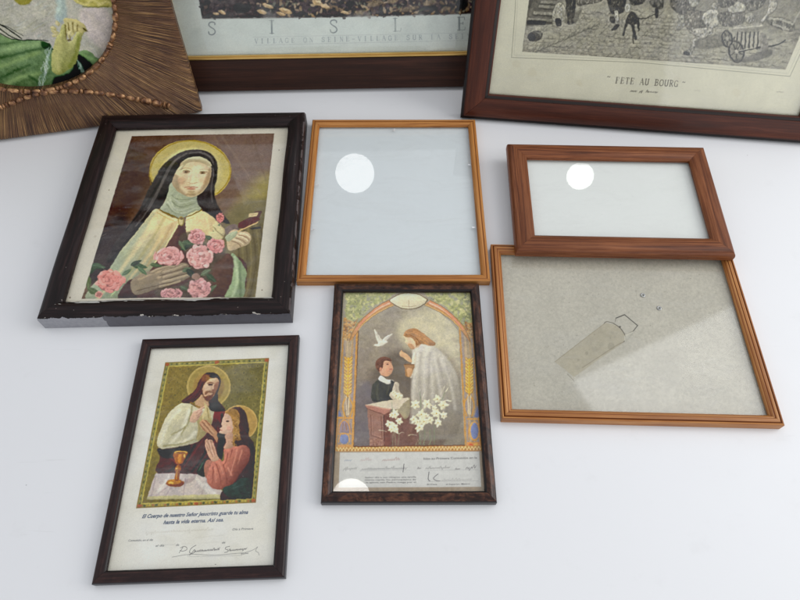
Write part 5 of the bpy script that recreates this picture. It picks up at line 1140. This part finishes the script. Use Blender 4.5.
# ------------------------------------------------------------------ materials of the frames
pine = wood('honey_pine', lin(126, 76, 32), lin(172, 112, 52), lin(192, 134, 72), .38, 5, 260, [(.0045, .0006, lin(120, 62, 20))], coat=.25, contrast=(.36, .58), bump=.25)
pine2 = wood('grooved_pine', lin(120, 70, 32), lin(166, 108, 56), lin(194, 138, 80), .36, 5, 260, [(.0034, .0010, lin(104, 50, 20)), (.0092, .0007, lin(128, 68, 30)), (.0125, .0005, lin(140, 78, 36))], coat=.25, contrast=(.36, .60), bump=.3)
redwood = wood('reddish_brown_wood', lin(72, 36, 18), lin(112, 62, 34), lin(140, 86, 52), .42, 6, 220, None, coat=.08, contrast=(.36, .60), bump=.5)
walnut = wood('mottled_walnut', lin(24, 13, 11), lin(60, 35, 26), lin(104, 66, 46), .3, 30, 90, [(.0, .0016, lin(24, 20, 22)), (.0125, .0016, lin(24, 18, 18))], coat=.18, contrast=(.32, .60), bump=.2, blotch=.75)
plum = wood('plum_brown_wood', lin(24, 13, 14), lin(42, 24, 23), lin(70, 44, 38), .34, 10, 120, [(.0, .0014, lin(30, 26, 30)), (.0128, .0014, lin(28, 22, 22))], coat=.12, contrast=(.32, .64), bump=.2, blotch=.4)
darkwood = wood('dark_brown_wood', lin(32, 17, 12), lin(52, 29, 20), lin(72, 42, 30), .5, 5, 160, None, contrast=(.3, .7), bump=.2)
mahog = wood('mahogany_stain', lin(48, 22, 14), lin(76, 36, 23), lin(102, 54, 35), .4, 6, 130, [(.0, .0058, lin(22, 17, 17)), (.0405, .0030, lin(38, 30, 27))], coat=.06, contrast=(.3, .7), bump=.15)

def worn_black():
    """old brown-black paint, chipped to grey filler along the lower outside and the lower inner lip"""
    t = NT('chipped_black_brown_paint'); v = t.obj(); o = t.sep(v)
    g = t.noise(t.mapping(v, (14, 240, 240)), 1, 4, .6, .4); f = t.noise(v, 420, 3)
    c = t.ramp(g, [(.3, lin(12, 7, 7)), (.5, lin(24, 14, 14)), (.72, lin(46, 31, 30))])
    n = t.noise(t.mapping(v, (45, 45, 45)), 1, 5, .7); n2 = t.noise(t.mapping(v, (16, 90, 90)), 1, 3, .6)
    edge = t.noise(t.mapping(v, (90, 20, 20)), 1, 4, .65)
    return t, v, o, c, n, n2, edge, f
def make_worn(kind):
    t, v, o, c, n, n2, edge, f = worn_black()
    grey = t.mix(t.noise(t.obj(), 160, 4), lin(122, 122, 128), lin(160, 160, 164))
    fac = None
    if kind == 'bottom':
        dark = t.mix(t.noise(v, 90, 4), lin(56, 53, 58), lin(84, 82, 90))
        grey = t.mix(t.math('MULTIPLY', t.math('GREATER_THAN', t.math('ADD', o[0], t.math('MULTIPLY', n, .02)), .10), .85), grey, dark)
        lim = t.math('ADD', .0195, t.math('MULTIPLY', edge, .011))
        low = t.math('MULTIPLY', t.math('LESS_THAN', o[2], lim), t.math('LESS_THAN', o[1], .006))
        # chipped inner lip
        lip = t.math('GREATER_THAN', o[1], t.math('SUBTRACT', .0335, t.math('MULTIPLY', t.math('MAXIMUM', t.math('SUBTRACT', n2, .40), 0), .05)))
        rim = t.math('MULTIPLY', t.math('LESS_THAN', t.math('ABSOLUTE', t.math('SUBTRACT', o[2], t.math('ADD', lim, .0009))), .0009), t.math('LESS_THAN', o[1], .006))
        rim = t.math('MULTIPLY', t.math('MULTIPLY', rim, t.math('GREATER_THAN', n, .585)), .75)
        c = t.mix(low, c, grey); c = t.mix(rim, c, lin(206, 200, 190)); c = t.mix(lip, c, lin(186, 186, 180))
        fac = low
    else:
        # rubbed outer corner line and knocks
        e = t.math('SUBTRACT', 1, t.math('DIVIDE', t.math('ABSOLUTE', t.math('SUBTRACT', o[1], .0012)), .0016), True)
        c = t.mix(t.math('MULTIPLY', e, t.math('MULTIPLY', t.math('GREATER_THAN', n, .50), .55)), c, lin(116, 106, 106))
    k = t.math('GREATER_THAN', t.noise(t.mapping(v, (170, 170, 170)), 1, 2, .5), .745)
    c = t.mix(t.math('MULTIPLY', k, .7), c, lin(150, 140, 132))
    t.set(Base_Color=c, Roughness=t.math('ADD', .26, t.math('MULTIPLY', n, .3))); t.b.inputs['Specular IOR Level'].default_value = .18; t.b.inputs['Coat Weight'].default_value = .12; t.b.inputs['Coat Roughness'].default_value = .14
    t.bump(t.math('ADD', g_add(t, n, f), 0), .25, .0008)
    return t.m
def g_add(t, a_, b_): return t.math('ADD', t.math('MULTIPLY', a_, .7), t.math('MULTIPLY', b_, .3))
worn_b, worn_s = make_worn('bottom'), make_worn('side')

def gold_lip():
    t = NT('gilt_lip'); v = t.objr()
    n = t.noise(t.mapping(v, (20, 200, 200)), 1, 4)
    t.set(Base_Color=t.mix(n, lin(236, 200, 124), lin(176, 134, 66)), Metallic=.6, Roughness=.3); return t.m
GILT = gold_lip()

def round_prof(w_, t_, r_out, r_in, inner_z, rebate=None, top_bulge=0., n=5):
    """outer side, rounded shoulder, convex face, rounded inner shoulder down to inner_z, then the rebate"""
    P = [(0, 0), (0, t_-r_out-top_bulge)]
    for i in range(1, n+1):
        a_ = math.pi/2*i/n; P.append((r_out*(1-math.cos(a_)), t_-top_bulge-r_out*(1-math.sin(a_))))
    m = 6
    for i in range(1, m):
        u = i/m; x = r_out+(w_-r_out-r_in)*u; P.append((x, t_-top_bulge+top_bulge*math.sin(math.pi*u)))
    for i in range(n+1):
        a_ = math.pi/2*i/n; P.append((w_-r_in*(1-math.sin(a_)) , t_-top_bulge-r_in*(1-math.cos(a_))))
    P.append((w_, inner_z)); 
    rb = rebate or .004
    P += [(w_-rb, inner_z-.0004), (w_-rb, 0)]
    return P

# ------------------------------------------------------------------ 1. the veiled-woman picture in the worn black frame
def frame_saint():
    W, H, T = .3474, .4002, .0302
    mw = flat_mw(-.3312, .6250, R(1.76), W, H)
    r = thing('picture_frame', 'worn black frame with chipped lower edge, picture of a veiled woman with roses', 'picture frame', mw)
    prof = [(0, 0), (0, .0215), (.0012, .0262), (.0035, .0288), (.007, .0300), (.016, .0302), (.0215, .0292), (.0255, .0272), (.0285, .0244), (.0290, .0225), (.0290, .0190), (.024, .0188), (.024, 0)]
    rails(r, W, H, prof, [worn_b, worn_s, worn_s, worn_s], wob=.0009, seed=3, labels=['chipped lower rail with bare grey outer side', None, None, None])
    i = .0242
    box('backing_board', i, W-i, i, H-i, .0085, .0105, BACKM, r)
    p = Paint(mw, .0165, i, i, W-2*i, H-2*i, .00052, (222, 217, 202), 11)
    art_saint(p); p.build('print', r, bow=.0006)
    sheet_glass(r, i, W-i, i, H-i, .0188)
    return r
frame_saint()

# ------------------------------------------------------------------ 2. the certificate picture at the lower left
def frame_communion():
    W, H, T = .2150, .3092, .0131
    mw = flat_mw(-.2408, .2476, R(2.14), W, H)
    r = thing('picture_frame', 'narrow plum-brown frame with a chalice picture above a signed white certificate', 'picture frame', mw)
    rails(r, W, H, round_prof(.0142, T, .004, .004, .0075, top_bulge=.0008), plum)
    i = .0104
    box('backing_board', i, W-i, i, H-i, .001, .003, BACKM, r)
    p = Paint(mw, .0050, i, i, W-2*i, H-2*i, .00042, (224, 225, 220), 21)
    art_communion(p); o = p.build('print', r, bow=.0004)
    p.V(130, 500, 5)
    dk = ink('blue_black_ink', 52, 74, 108); gy = ink('grey_ink', 96, 100, 106)
    lettering(p, [('El Cuerpo de nuestro Se\u00f1or Jesucristo guarde tu alma', (60, 91), (590, 69), 19, .35, .022),
                  ('hasta la vida eterna. As\u00ed sea.', (166, 121), (468, 107), 19, .35, .022)], dk, o)
    lettering(p, [('D\u00eda a Primera', (512, 152), (616, 148), 11, .2, .0), ('Comuni\u00f3n, en el d\u00eda', (-8, 208), (114, 204), 11, .2, .0), ('el d\u00eda', (128, 234), (171, 232), 11, .2, .0),
                  ('de', (230, 230), (245, 229), 11, .2, .0), ('de', (460, 218), (476, 217), 11, .2, .0)], gy, o)
    sheet_glass(r, i, W-i, i, H-i, .0074)
    return r
frame_communion()

# ------------------------------------------------------------------ 3. the arch picture in the middle
def frame_arch():
    W, H, T = .2099, .3105, .0150
    mw = flat_mw(.0107, .3349, R(.40), W, H)
    r = thing('picture_frame', 'mottled walnut frame, picture of a boy and robed man under a wheat arch', 'picture frame', mw)
    rails(r, W, H, round_prof(.0138, T, .0042, .0038, .0085, top_bulge=.0012), walnut)
    i = .0100
    box('backing_board', i, W-i, i, H-i, .001, .003, BACKM, r)
    p = Paint(mw, .0058, i, i, W-2*i, H-2*i, .00042, (160, 158, 150), 31)
    art_arch(p); o = p.build('print', r, bow=.0005)
    p.V(0, 0, 1)
    g1 = ink('faded_grey_ink', 112, 110, 110)
    lettering(p, [('hizo su Primera Comuni\u00f3n en la', (423.5, 459.8), (477, 458.7), 2.3, .1, .004),
                  ('Se\u00f1or d\u00ede a sus obispos una ayuda', (365, 478.2), (416, 477.6), 1.5, .0, .003), ('misma capilla, los parroquianos de', (365, 480.6), (416, 480.2), 1.5, .0, .003), ('la iglesia, san Pedro, ruega por el', (366, 483.2), (416, 482.8), 1.5, .0, .003),
                  ('El Cura', (427, 485.2), (437, 485.1), 1.6, .2, .002), ('el Superior, Madrid', (446, 485), (470, 484.6), 1.6, .2, .002)], g1, o)
    sheet_glass(r, i, W-i, i, H-i, .0084)
    return r
frame_arch()

# ------------------------------------------------------------------ 4. glass-only pine frame
def paper_mat(name, col, spk, sc=500, stain=None):
    t = NT(name); v = t.obj()
    n = t.noise(v, sc, 3, .7); b = t.noise(v, 12, 4); f = t.noise(t.mapping(v, (60, 900, 60)), 1, 3)
    c = t.mix(t.math('MULTIPLY', t.math('ADD', n, f), .10), col, spk)
    c = t.mix(t.math('MULTIPLY', b, .18), c, spk)
    vo = t.add('ShaderNodeTexVoronoi'); vo.inputs['Scale'].default_value = 34; t.l.new(v, vo.inputs['Vector'])
    dot = t.math('MULTIPLY', t.math('LESS_THAN', vo.outputs['Distance'], .035), t.math('GREATER_THAN', t.sep(vo.outputs['Color'])[0], .93))
    c = t.mix(t.math('MULTIPLY', dot, .6), c, (.1, .09, .08, 1))
    t.set(Base_Color=c, Roughness=.7); t.bump(n, .1, .0004)
    return t.m
bluewhite = paper_mat('cool_white_board', (.74, .775, .79, 1), (.52, .55, .56, 1))
greywhite = paper_mat('pale_grey_green_paper', (.80, .81, .78, 1), (.58, .58, .55, 1), 300)

def clip(root, x, y, a_, s=1., up=.0):
    m = Matrix.Translation((x, y, up)) @ Matrix.Rotation(R(a_), 4, 'Z')
    v = [(-.0012*s, 0, 0), (.0012*s, 0, 0), (.0012*s, .0045*s, .0002), (.0006*s, .0066*s, .0012), (-.0006*s, .0066*s, .0012), (-.0012*s, .0045*s, .0002)]
    v2 = [(a, b, c+.0007) for a, b, c in v]; n = 6
    f = [tuple(reversed(range(n))), tuple(range(n, 2*n))]+[(i, (i+1) % n, n+(i+1) % n, n+i) for i in range(n)]
    link_mesh('metal_clip', pydata('metal_clip', v+v2, f), WHITEMETAL, root, m)

def frame_clear():
    W, H, T = .2820, .3342, .0131
    mw = flat_mw(-.0110, .6611, R(.42), W, H)
    r = thing('picture_frame', 'thin honey pine frame, empty, clear glass over plain blue-white board', 'picture frame', mw)
    prof = [(0, 0), (0, .0118), (.0008, .0128), (.0018, .0131), (.0038, .0131), (.0043, .0122), (.0048, .0122), (.0056, .0128), (.0080, .0130), (.0100, .0122), (.0118, .0106), (.0126, .0095), (.0126, .0062), (.0085, .006), (.0085, 0)]
    rails(r, W, H, prof, pine)
    i = .0088
    box('backing_board', i, W-i, i, H-i, .0012, .0030, bluewhite, r)
    sheet_glass(r, i, W-i, i, H-i, .0058)
    px = Paint(mw, .007, 0, 0, .001, .001, .001, (0, 0, 0))
    for (x, y, a_, s_) in ((394.6, 128.5, 170, 1.15), (315.7, 185, -90, .8), (311.2, 229.5, -90, .8), (470.8, 164.8, 90, .7), (475.2, 227.4, 90, .8)):
        q = px.loc((x, y))[0]
        q[0] = min(max(q[0], .0122), W-.0122); q[1] = min(q[1], H-.0122)
        clip(r, q[0], q[1], a_, s_, .0062)
    return r
frame_clear()

# ------------------------------------------------------------------ 5. the large pine frame lying under the red-brown one
def frame_board():
    W, H, T = .3584, .2758, .0151
    mw = flat_mw(.3126, .4188, R(-1.19), W, H)
    r = thing('picture_frame', 'grooved orange pine frame showing a bare beige board with two rivets', 'picture frame', mw)
    prof = [(0, 0), (0, .0125), (.0006, .0138), (.0018, .0143), (.0028, .0138), (.0033, .0128), (.0038, .0134), (.0050, .0149), (.0070, .0151), (.0086, .0146), (.0092, .0136), (.0097, .0138), (.0112, .0134), (.0126, .0116), (.0142, .0104), (.0146, .0096), (.0146, .0068), (.0105, .0066), (.0105, 0)]
    rails(r, W, H, prof, pine2)
    i = .0107
    box('backing_board', i, W-i, i, H-i, .0010, .0028, BACKM, r)
    p = Paint(mw, .0036, i, i, W-2*i, H-2*i, .0006, (172, 169, 157), 41)
    art_board(p); o = p.build('inner_board', r, bow=.0005)
    p.V(0, 0, 1)
    for (x, y) in ((642.9, 295.3), (659.2, 308.2)):
        q = p.loc((x, y))[0]; V_, F_ = [], []; n, m = 20, 8
        for a_ in range(n):
            for b_ in range(m):
                t1, t2 = 2*math.pi*a_/n, 2*math.pi*b_/m; rr = .0024+.0010*math.cos(t2)
                V_.append((rr*math.cos(t1), rr*math.sin(t1), .0005*math.sin(t2)))
        for a_ in range(n):
            for b_ in range(m): F_.append((a_*m+b_, ((a_+1) % n)*m+b_, ((a_+1) % n)*m+(b_+1) % m, a_*m+(b_+1) % m))
        link_mesh('rivet', pydata('rivet', V_, F_, 60), STEEL, r, Matrix.Translation((q[0], q[1], .0042)))
    sheet_glass(r, i, W-i, i, H-i, .0066, mat=DUSTY)
    return r
frame_board()

# ------------------------------------------------------------------ 6. the red-brown frame lying on top of it
def frame_redwood():
    W, H, T = .3210, .2130, .0165
    tilt = math.asin(.0060/H)
    mw = Matrix.Translation((.3324, .6396, .0355)) @ Matrix.Rotation(-.01823, 4, 'Z') @ Matrix.Rotation(tilt, 4, 'X') @ Matrix.Translation((-W/2, -H/2, -T))
    r = thing('picture_frame', 'empty reddish-brown frame with wide rounded rails, lying over the beige board frame', 'picture frame', mw)
    prof = [(0, 0), (0, .0085), (.0010, .0120), (.0030, .0144), (.006, .0157), (.011, .0164), (.016, .0165), (.021, .0160), (.026, .0146), (.0295, .0128), (.0300, .0118), (.0300, .0075), (.025, .0073), (.025, 0)]
    rails(r, W, H, prof, redwood)
    i = .0252
    box('backing_board', i, W-i, i, H-i, .0010, .0030, BACKM, r)
    box('blank_paper', i, W-i, i, H-i, .0032, .0036, greywhite, r)
    sheet_glass(r, i, W-i, i, H-i, .0072)
    # wooden foot at the far edge keeps the frame level on the one below
    box('back_foot', W/2-.05, W/2+.05, H-.022, H-.006, -.0215, -.0003, darkwood, r)
    return r
frame_redwood()

# ------------------------------------------------------------------ 7. poster leaning at the back
def frame_poster():
    T = .022; x0 = -.076; W = .782; H = .224
    mw = lean_mw(-.3628, .9028, .006, 2.02, 16, x0, T)
    r = thing('picture_frame', 'dark brown framed landscape poster with gilt inner lip leaning behind the other frames', 'picture frame', mw)
    prof = [(0, 0), (0, .019), (.0015, .0215), (.004, .022), (.030, .0212), (.052, .0196), (.0555, .0188), (.0558, .016), (.050, .0158), (.050, 0)]
    rails(r, W, H, prof, darkwood, seed=9)
    g = bpy.data.objects  # gilt lip: four slim rails inside the dark ones
    pr = [(0, .0110), (0, .0172), (.0012, .0182), (.0030, .0180), (.0042, .0160), (.0052, .0166), (.0060, .0150), (.0062, .0122), (.0050, .0110)]
    d = .0560
    for k, ((x, y), a_, L) in enumerate((((d, d), 0, W-2*d), ((W-d, d), 90, H-2*d), ((W-d, H-d), 180, W-2*d), ((d, H-d), 270, H-2*d))):
        link_mesh('gilt_lip', rail_mesh(L, pr), GILT, r, Matrix.Translation((x, y, 0)) @ Matrix.Rotation(R(a_), 4, 'Z'))
    i = d+.0045
    box('backing_board', i-.004, W-i+.004, i-.004, H-i+.004, .004, .006, BACKM, r)
    p = Paint(mw, .0085, i, i, W-2*i, H-2*i, .00066, (198, 206, 202), 51)
    art_poster(p); p.a *= 1.09; p.build('print', r, bow=.0004)
    sheet_glass(r, i, W-i, i, H-i, .0118)
    easel(r, W/2, H*.75, .2, darkwood)
    return r
frame_poster()

# ------------------------------------------------------------------ 8. engraving leaning at the right
def frame_engraving():
    T = .020; x0 = -.0275; W = .605; H = .265
    mw = lean_mw(.1313, .8352, .006, -5.67, 21, x0, T)
    r = thing('picture_frame', 'mahogany framed grey engraving of a village feast leaning at the right', 'picture frame', mw)
    prof = [(0, 0), (0, .0150), (.0012, .0166), (.0052, .0170), (.0058, .0182), (.0075, .0196), (.018, .0200), (.032, .0194), (.0375, .0186), (.0384, .0166), (.0435, .0158), (.0448, .0146), (.0448, .0120), (.040, .0118), (.040, 0)]
    rails(r, W, H, prof, mahog, gap=.0003, seed=5)
    i = .0402
    box('backing_board', i, W-i, i, H-i, .003, .005, BACKM, r)
    p = Paint(mw, .0085, i, i, W-2*i, H-2*i, .00056, (206, 204, 184), 61)
    art_engraving(p); p.a *= 1.04; p.build('print', r, bow=.0004)
    sheet_glass(r, i, W-i, i, H-i, .0117, mat=DUSTY)
    easel(r, W/2, H*.75, .18, darkwood, 30)
    return r
frame_engraving()

# ------------------------------------------------------------------ 9. carved frame with oval opening at the left
def bark_mats():
    t = NT('bronzed_ribbed_wood'); v = t.obj(); o = t.sep(v)
    ex, ey = t.math('SUBTRACT', o[0], OVC[0]), t.math('SUBTRACT', o[1], OVC[1])
    ang = t.math('ARCTAN2', t.math('ADD', ey, .0), ex); rad = t.math('SQRT', t.math('ADD', t.math('MULTIPLY', ex, ex), t.math('MULTIPLY', ey, ey)))
    wav = t.noise(t.mapping(v, (22, 22, 22)), 1, 3, .5)
    c = t.add('ShaderNodeCombineXYZ'); t.val(c.inputs[0], t.math('ADD', t.math('MULTIPLY', ang, 185), t.math('MULTIPLY', wav, 2.4))); t.val(c.inputs[1], t.math('MULTIPLY', rad, 12))
    n = t.noise(c.outputs[0], 1, 3, .55); nb = t.noise(t.mapping(v, (30, 30, 30)), 1, 4, .6)
    n1 = t.ramp(n, [(.36, (0, 0, 0, 1)), (.66, (1, 1, 1, 1))])
    col = t.ramp(n, [(.36, lin(52, 33, 22)), (.46, lin(94, 64, 42)), (.56, lin(130, 94, 60)), (.66, lin(176, 138, 88))])
    col = t.mix(t.math('MULTIPLY', t.ramp(nb, [(.4, (0, 0, 0, 1)), (.62, (1, 1, 1, 1))]), .45), col, lin(78, 46, 34))
    t.set(Base_Color=col, Roughness=.42, Metallic=.25); t.bump(n1, .9, .0016)
    u = NT('bronzed_bark_bead'); v = u.obj()
    m = u.noise(u.mapping(v, (90, 90, 90)), 1, 4, .6)
    u.set(Base_Color=u.ramp(m, [(.35, lin(60, 34, 22)), (.5, lin(124, 84, 54)), (.66, lin(196, 152, 106))]), Roughness=.38, Metallic=.3); u.bump(m, .5, .0015)
    return t.m, u.m
OVC = (.235, .214); OVA, OVB = .152, .1365
RIB, BEAD = bark_mats()
def frame_oval():
    T = .020; x0 = -.130; W = .4705; H = .42
    mw = lean_mw(-.6826, .7790, .006, 11.87, 15, x0, T)
    r = thing('picture_frame', 'ribbed bronze-brown carved frame with beaded oval opening and green picture', 'picture frame', mw)
    n, m = 192, 30; V_, F_ = [], []
    cx, cy = OVC
    for i in range(n):
        a_ = 2*math.pi*i/n; ca, sa = math.cos(a_), math.sin(a_)
        ix, iy = cx+OVA*ca, cy+OVB*sa
        tx = ((W-cx) if ca > 0 else cx)/max(abs(ca)*OVA, 1e-9); ty = ((H-cy) if sa > 0 else cy)/max(abs(sa)*OVB, 1e-9); k = min(tx, ty)
        ox_, oy_ = cx+OVA*ca*k, cy+OVB*sa*k
        V_.append((ix, iy, .006))
        for j in range(m):
            u = j/(m-1); x, y = ix+(ox_-ix)*u, iy+(oy_-iy)*u
            e = min(x, W-x, y, H-y); z = T-.0035*max(0, 1-e/.006)**2 - .0015*math.sin(min(u*3, 1)*math.pi)
            V_.append((x, y, z))
        V_.append((ox_, oy_, 0))
    M_ = m+2
    for i in range(n):
        for j in range(M_-1): a0, a1 = i*M_+j, ((i+1) % n)*M_+j; F_.append((a0, a0+1, a1+1, a1))
    link_mesh('ribbed_board', pydata('ribbed_board', V_, F_, 40), RIB, r)
    # beads: chains of bark-like nuggets
    def chain(path, r0, r1, name, seed, lmin=.011, lmax=.019):
        rnd = random.Random(seed); P = catmull(path, False, 12); S = np.concatenate([[0], np.cumsum(np.hypot(*np.diff(P, axis=0).T))]); L = S[-1]
        VV, FF = [], []; s = 0
        def at(q): return np.array([np.interp(q, S, P[:, 0]), np.interp(q, S, P[:, 1])])
        while s < L-.003:
            l = rnd.uniform(lmin, lmax) if rnd.random() > .25 else rnd.uniform(.0045, .006); l = min(l, L-s); rad = (r0+(r1-r0)*s/L)*rnd.uniform(.85, 1.12)
            b0 = len(VV); ns, nr = 8, 10
            for i in range(ns+1):
                u = i/ns; q = at(s+l*u); tn = at(min(s+l*u+.001, L))-at(max(s+l*u-.001, 0)); tn /= np.hypot(*tn)+1e-9; nn = np.array([-tn[1], tn[0]])
                rr = rad*(max(1-abs(2*u-1)**3.2, 0)**.5*.9+.1)*(1+rnd.uniform(-.08, .08))
                for j in range(nr):
                    a_ = 2*math.pi*j/nr; k_ = rr*(1+rnd.uniform(-.09, .09))
                    VV.append((q[0]+nn[0]*k_*math.cos(a_), q[1]+nn[1]*k_*math.cos(a_), T-.0008+k_*.85*math.sin(a_)))
            for i in range(ns):
                for j in range(nr): FF.append((b0+i*nr+j, b0+i*nr+(j+1) % nr, b0+(i+1)*nr+(j+1) % nr, b0+(i+1)*nr+j))
            FF.append(tuple(b0+j for j in reversed(range(nr)))); FF.append(tuple(b0+ns*nr+j for j in range(nr)))
            s += l+.0006
        # a dark cord underneath
        link_mesh(name, pydata(name, VV, FF, 60), BEAD, r)
    chain([(cx+(OVA+.003)*math.cos(a_), cy+(OVB+.003)*math.sin(a_)) for a_ in np.linspace(-.5*math.pi, 1.5*math.pi, 48)], .0040, .0040, 'oval_rim', 2)
    q = Paint(mw, T, 0, 0, .001, .001, .001, (0, 0, 0))
    br = q.loc([(-30, 124), (0, 108), (18, 101), (34, 95), (55, 92), (80, 91.5), (105, 94), (125, 97), (140, 101)])
    chain([tuple(b) for b in br], .0042, .0042, 'branch', 5)
    kn = q.loc([(136, 99), (146, 101), (156, 103), (164, 105), (171, 106)])
    chain([tuple(b) for b in kn], .0058, .0066, 'branch_knot', 8, .014, .022)
    # backing board behind the rim, sheet and picture
    box('backing_board', cx-OVA-.01, cx+OVA+.01, cy-OVB-.01, cy+OVB+.01, .001, .003, BACKM, r)
    p = Paint(mw, .0065, cx-OVA-.004, cy-OVB-.004, 2*OVA+.008, 2*OVB+.008, .00062, (176, 176, 164), 71)
    art_oval(p); p.build('print', r, bow=.0004)
    easel(r, W/2, H*.72, .28, darkwood, 26)
    return r
frame_oval()
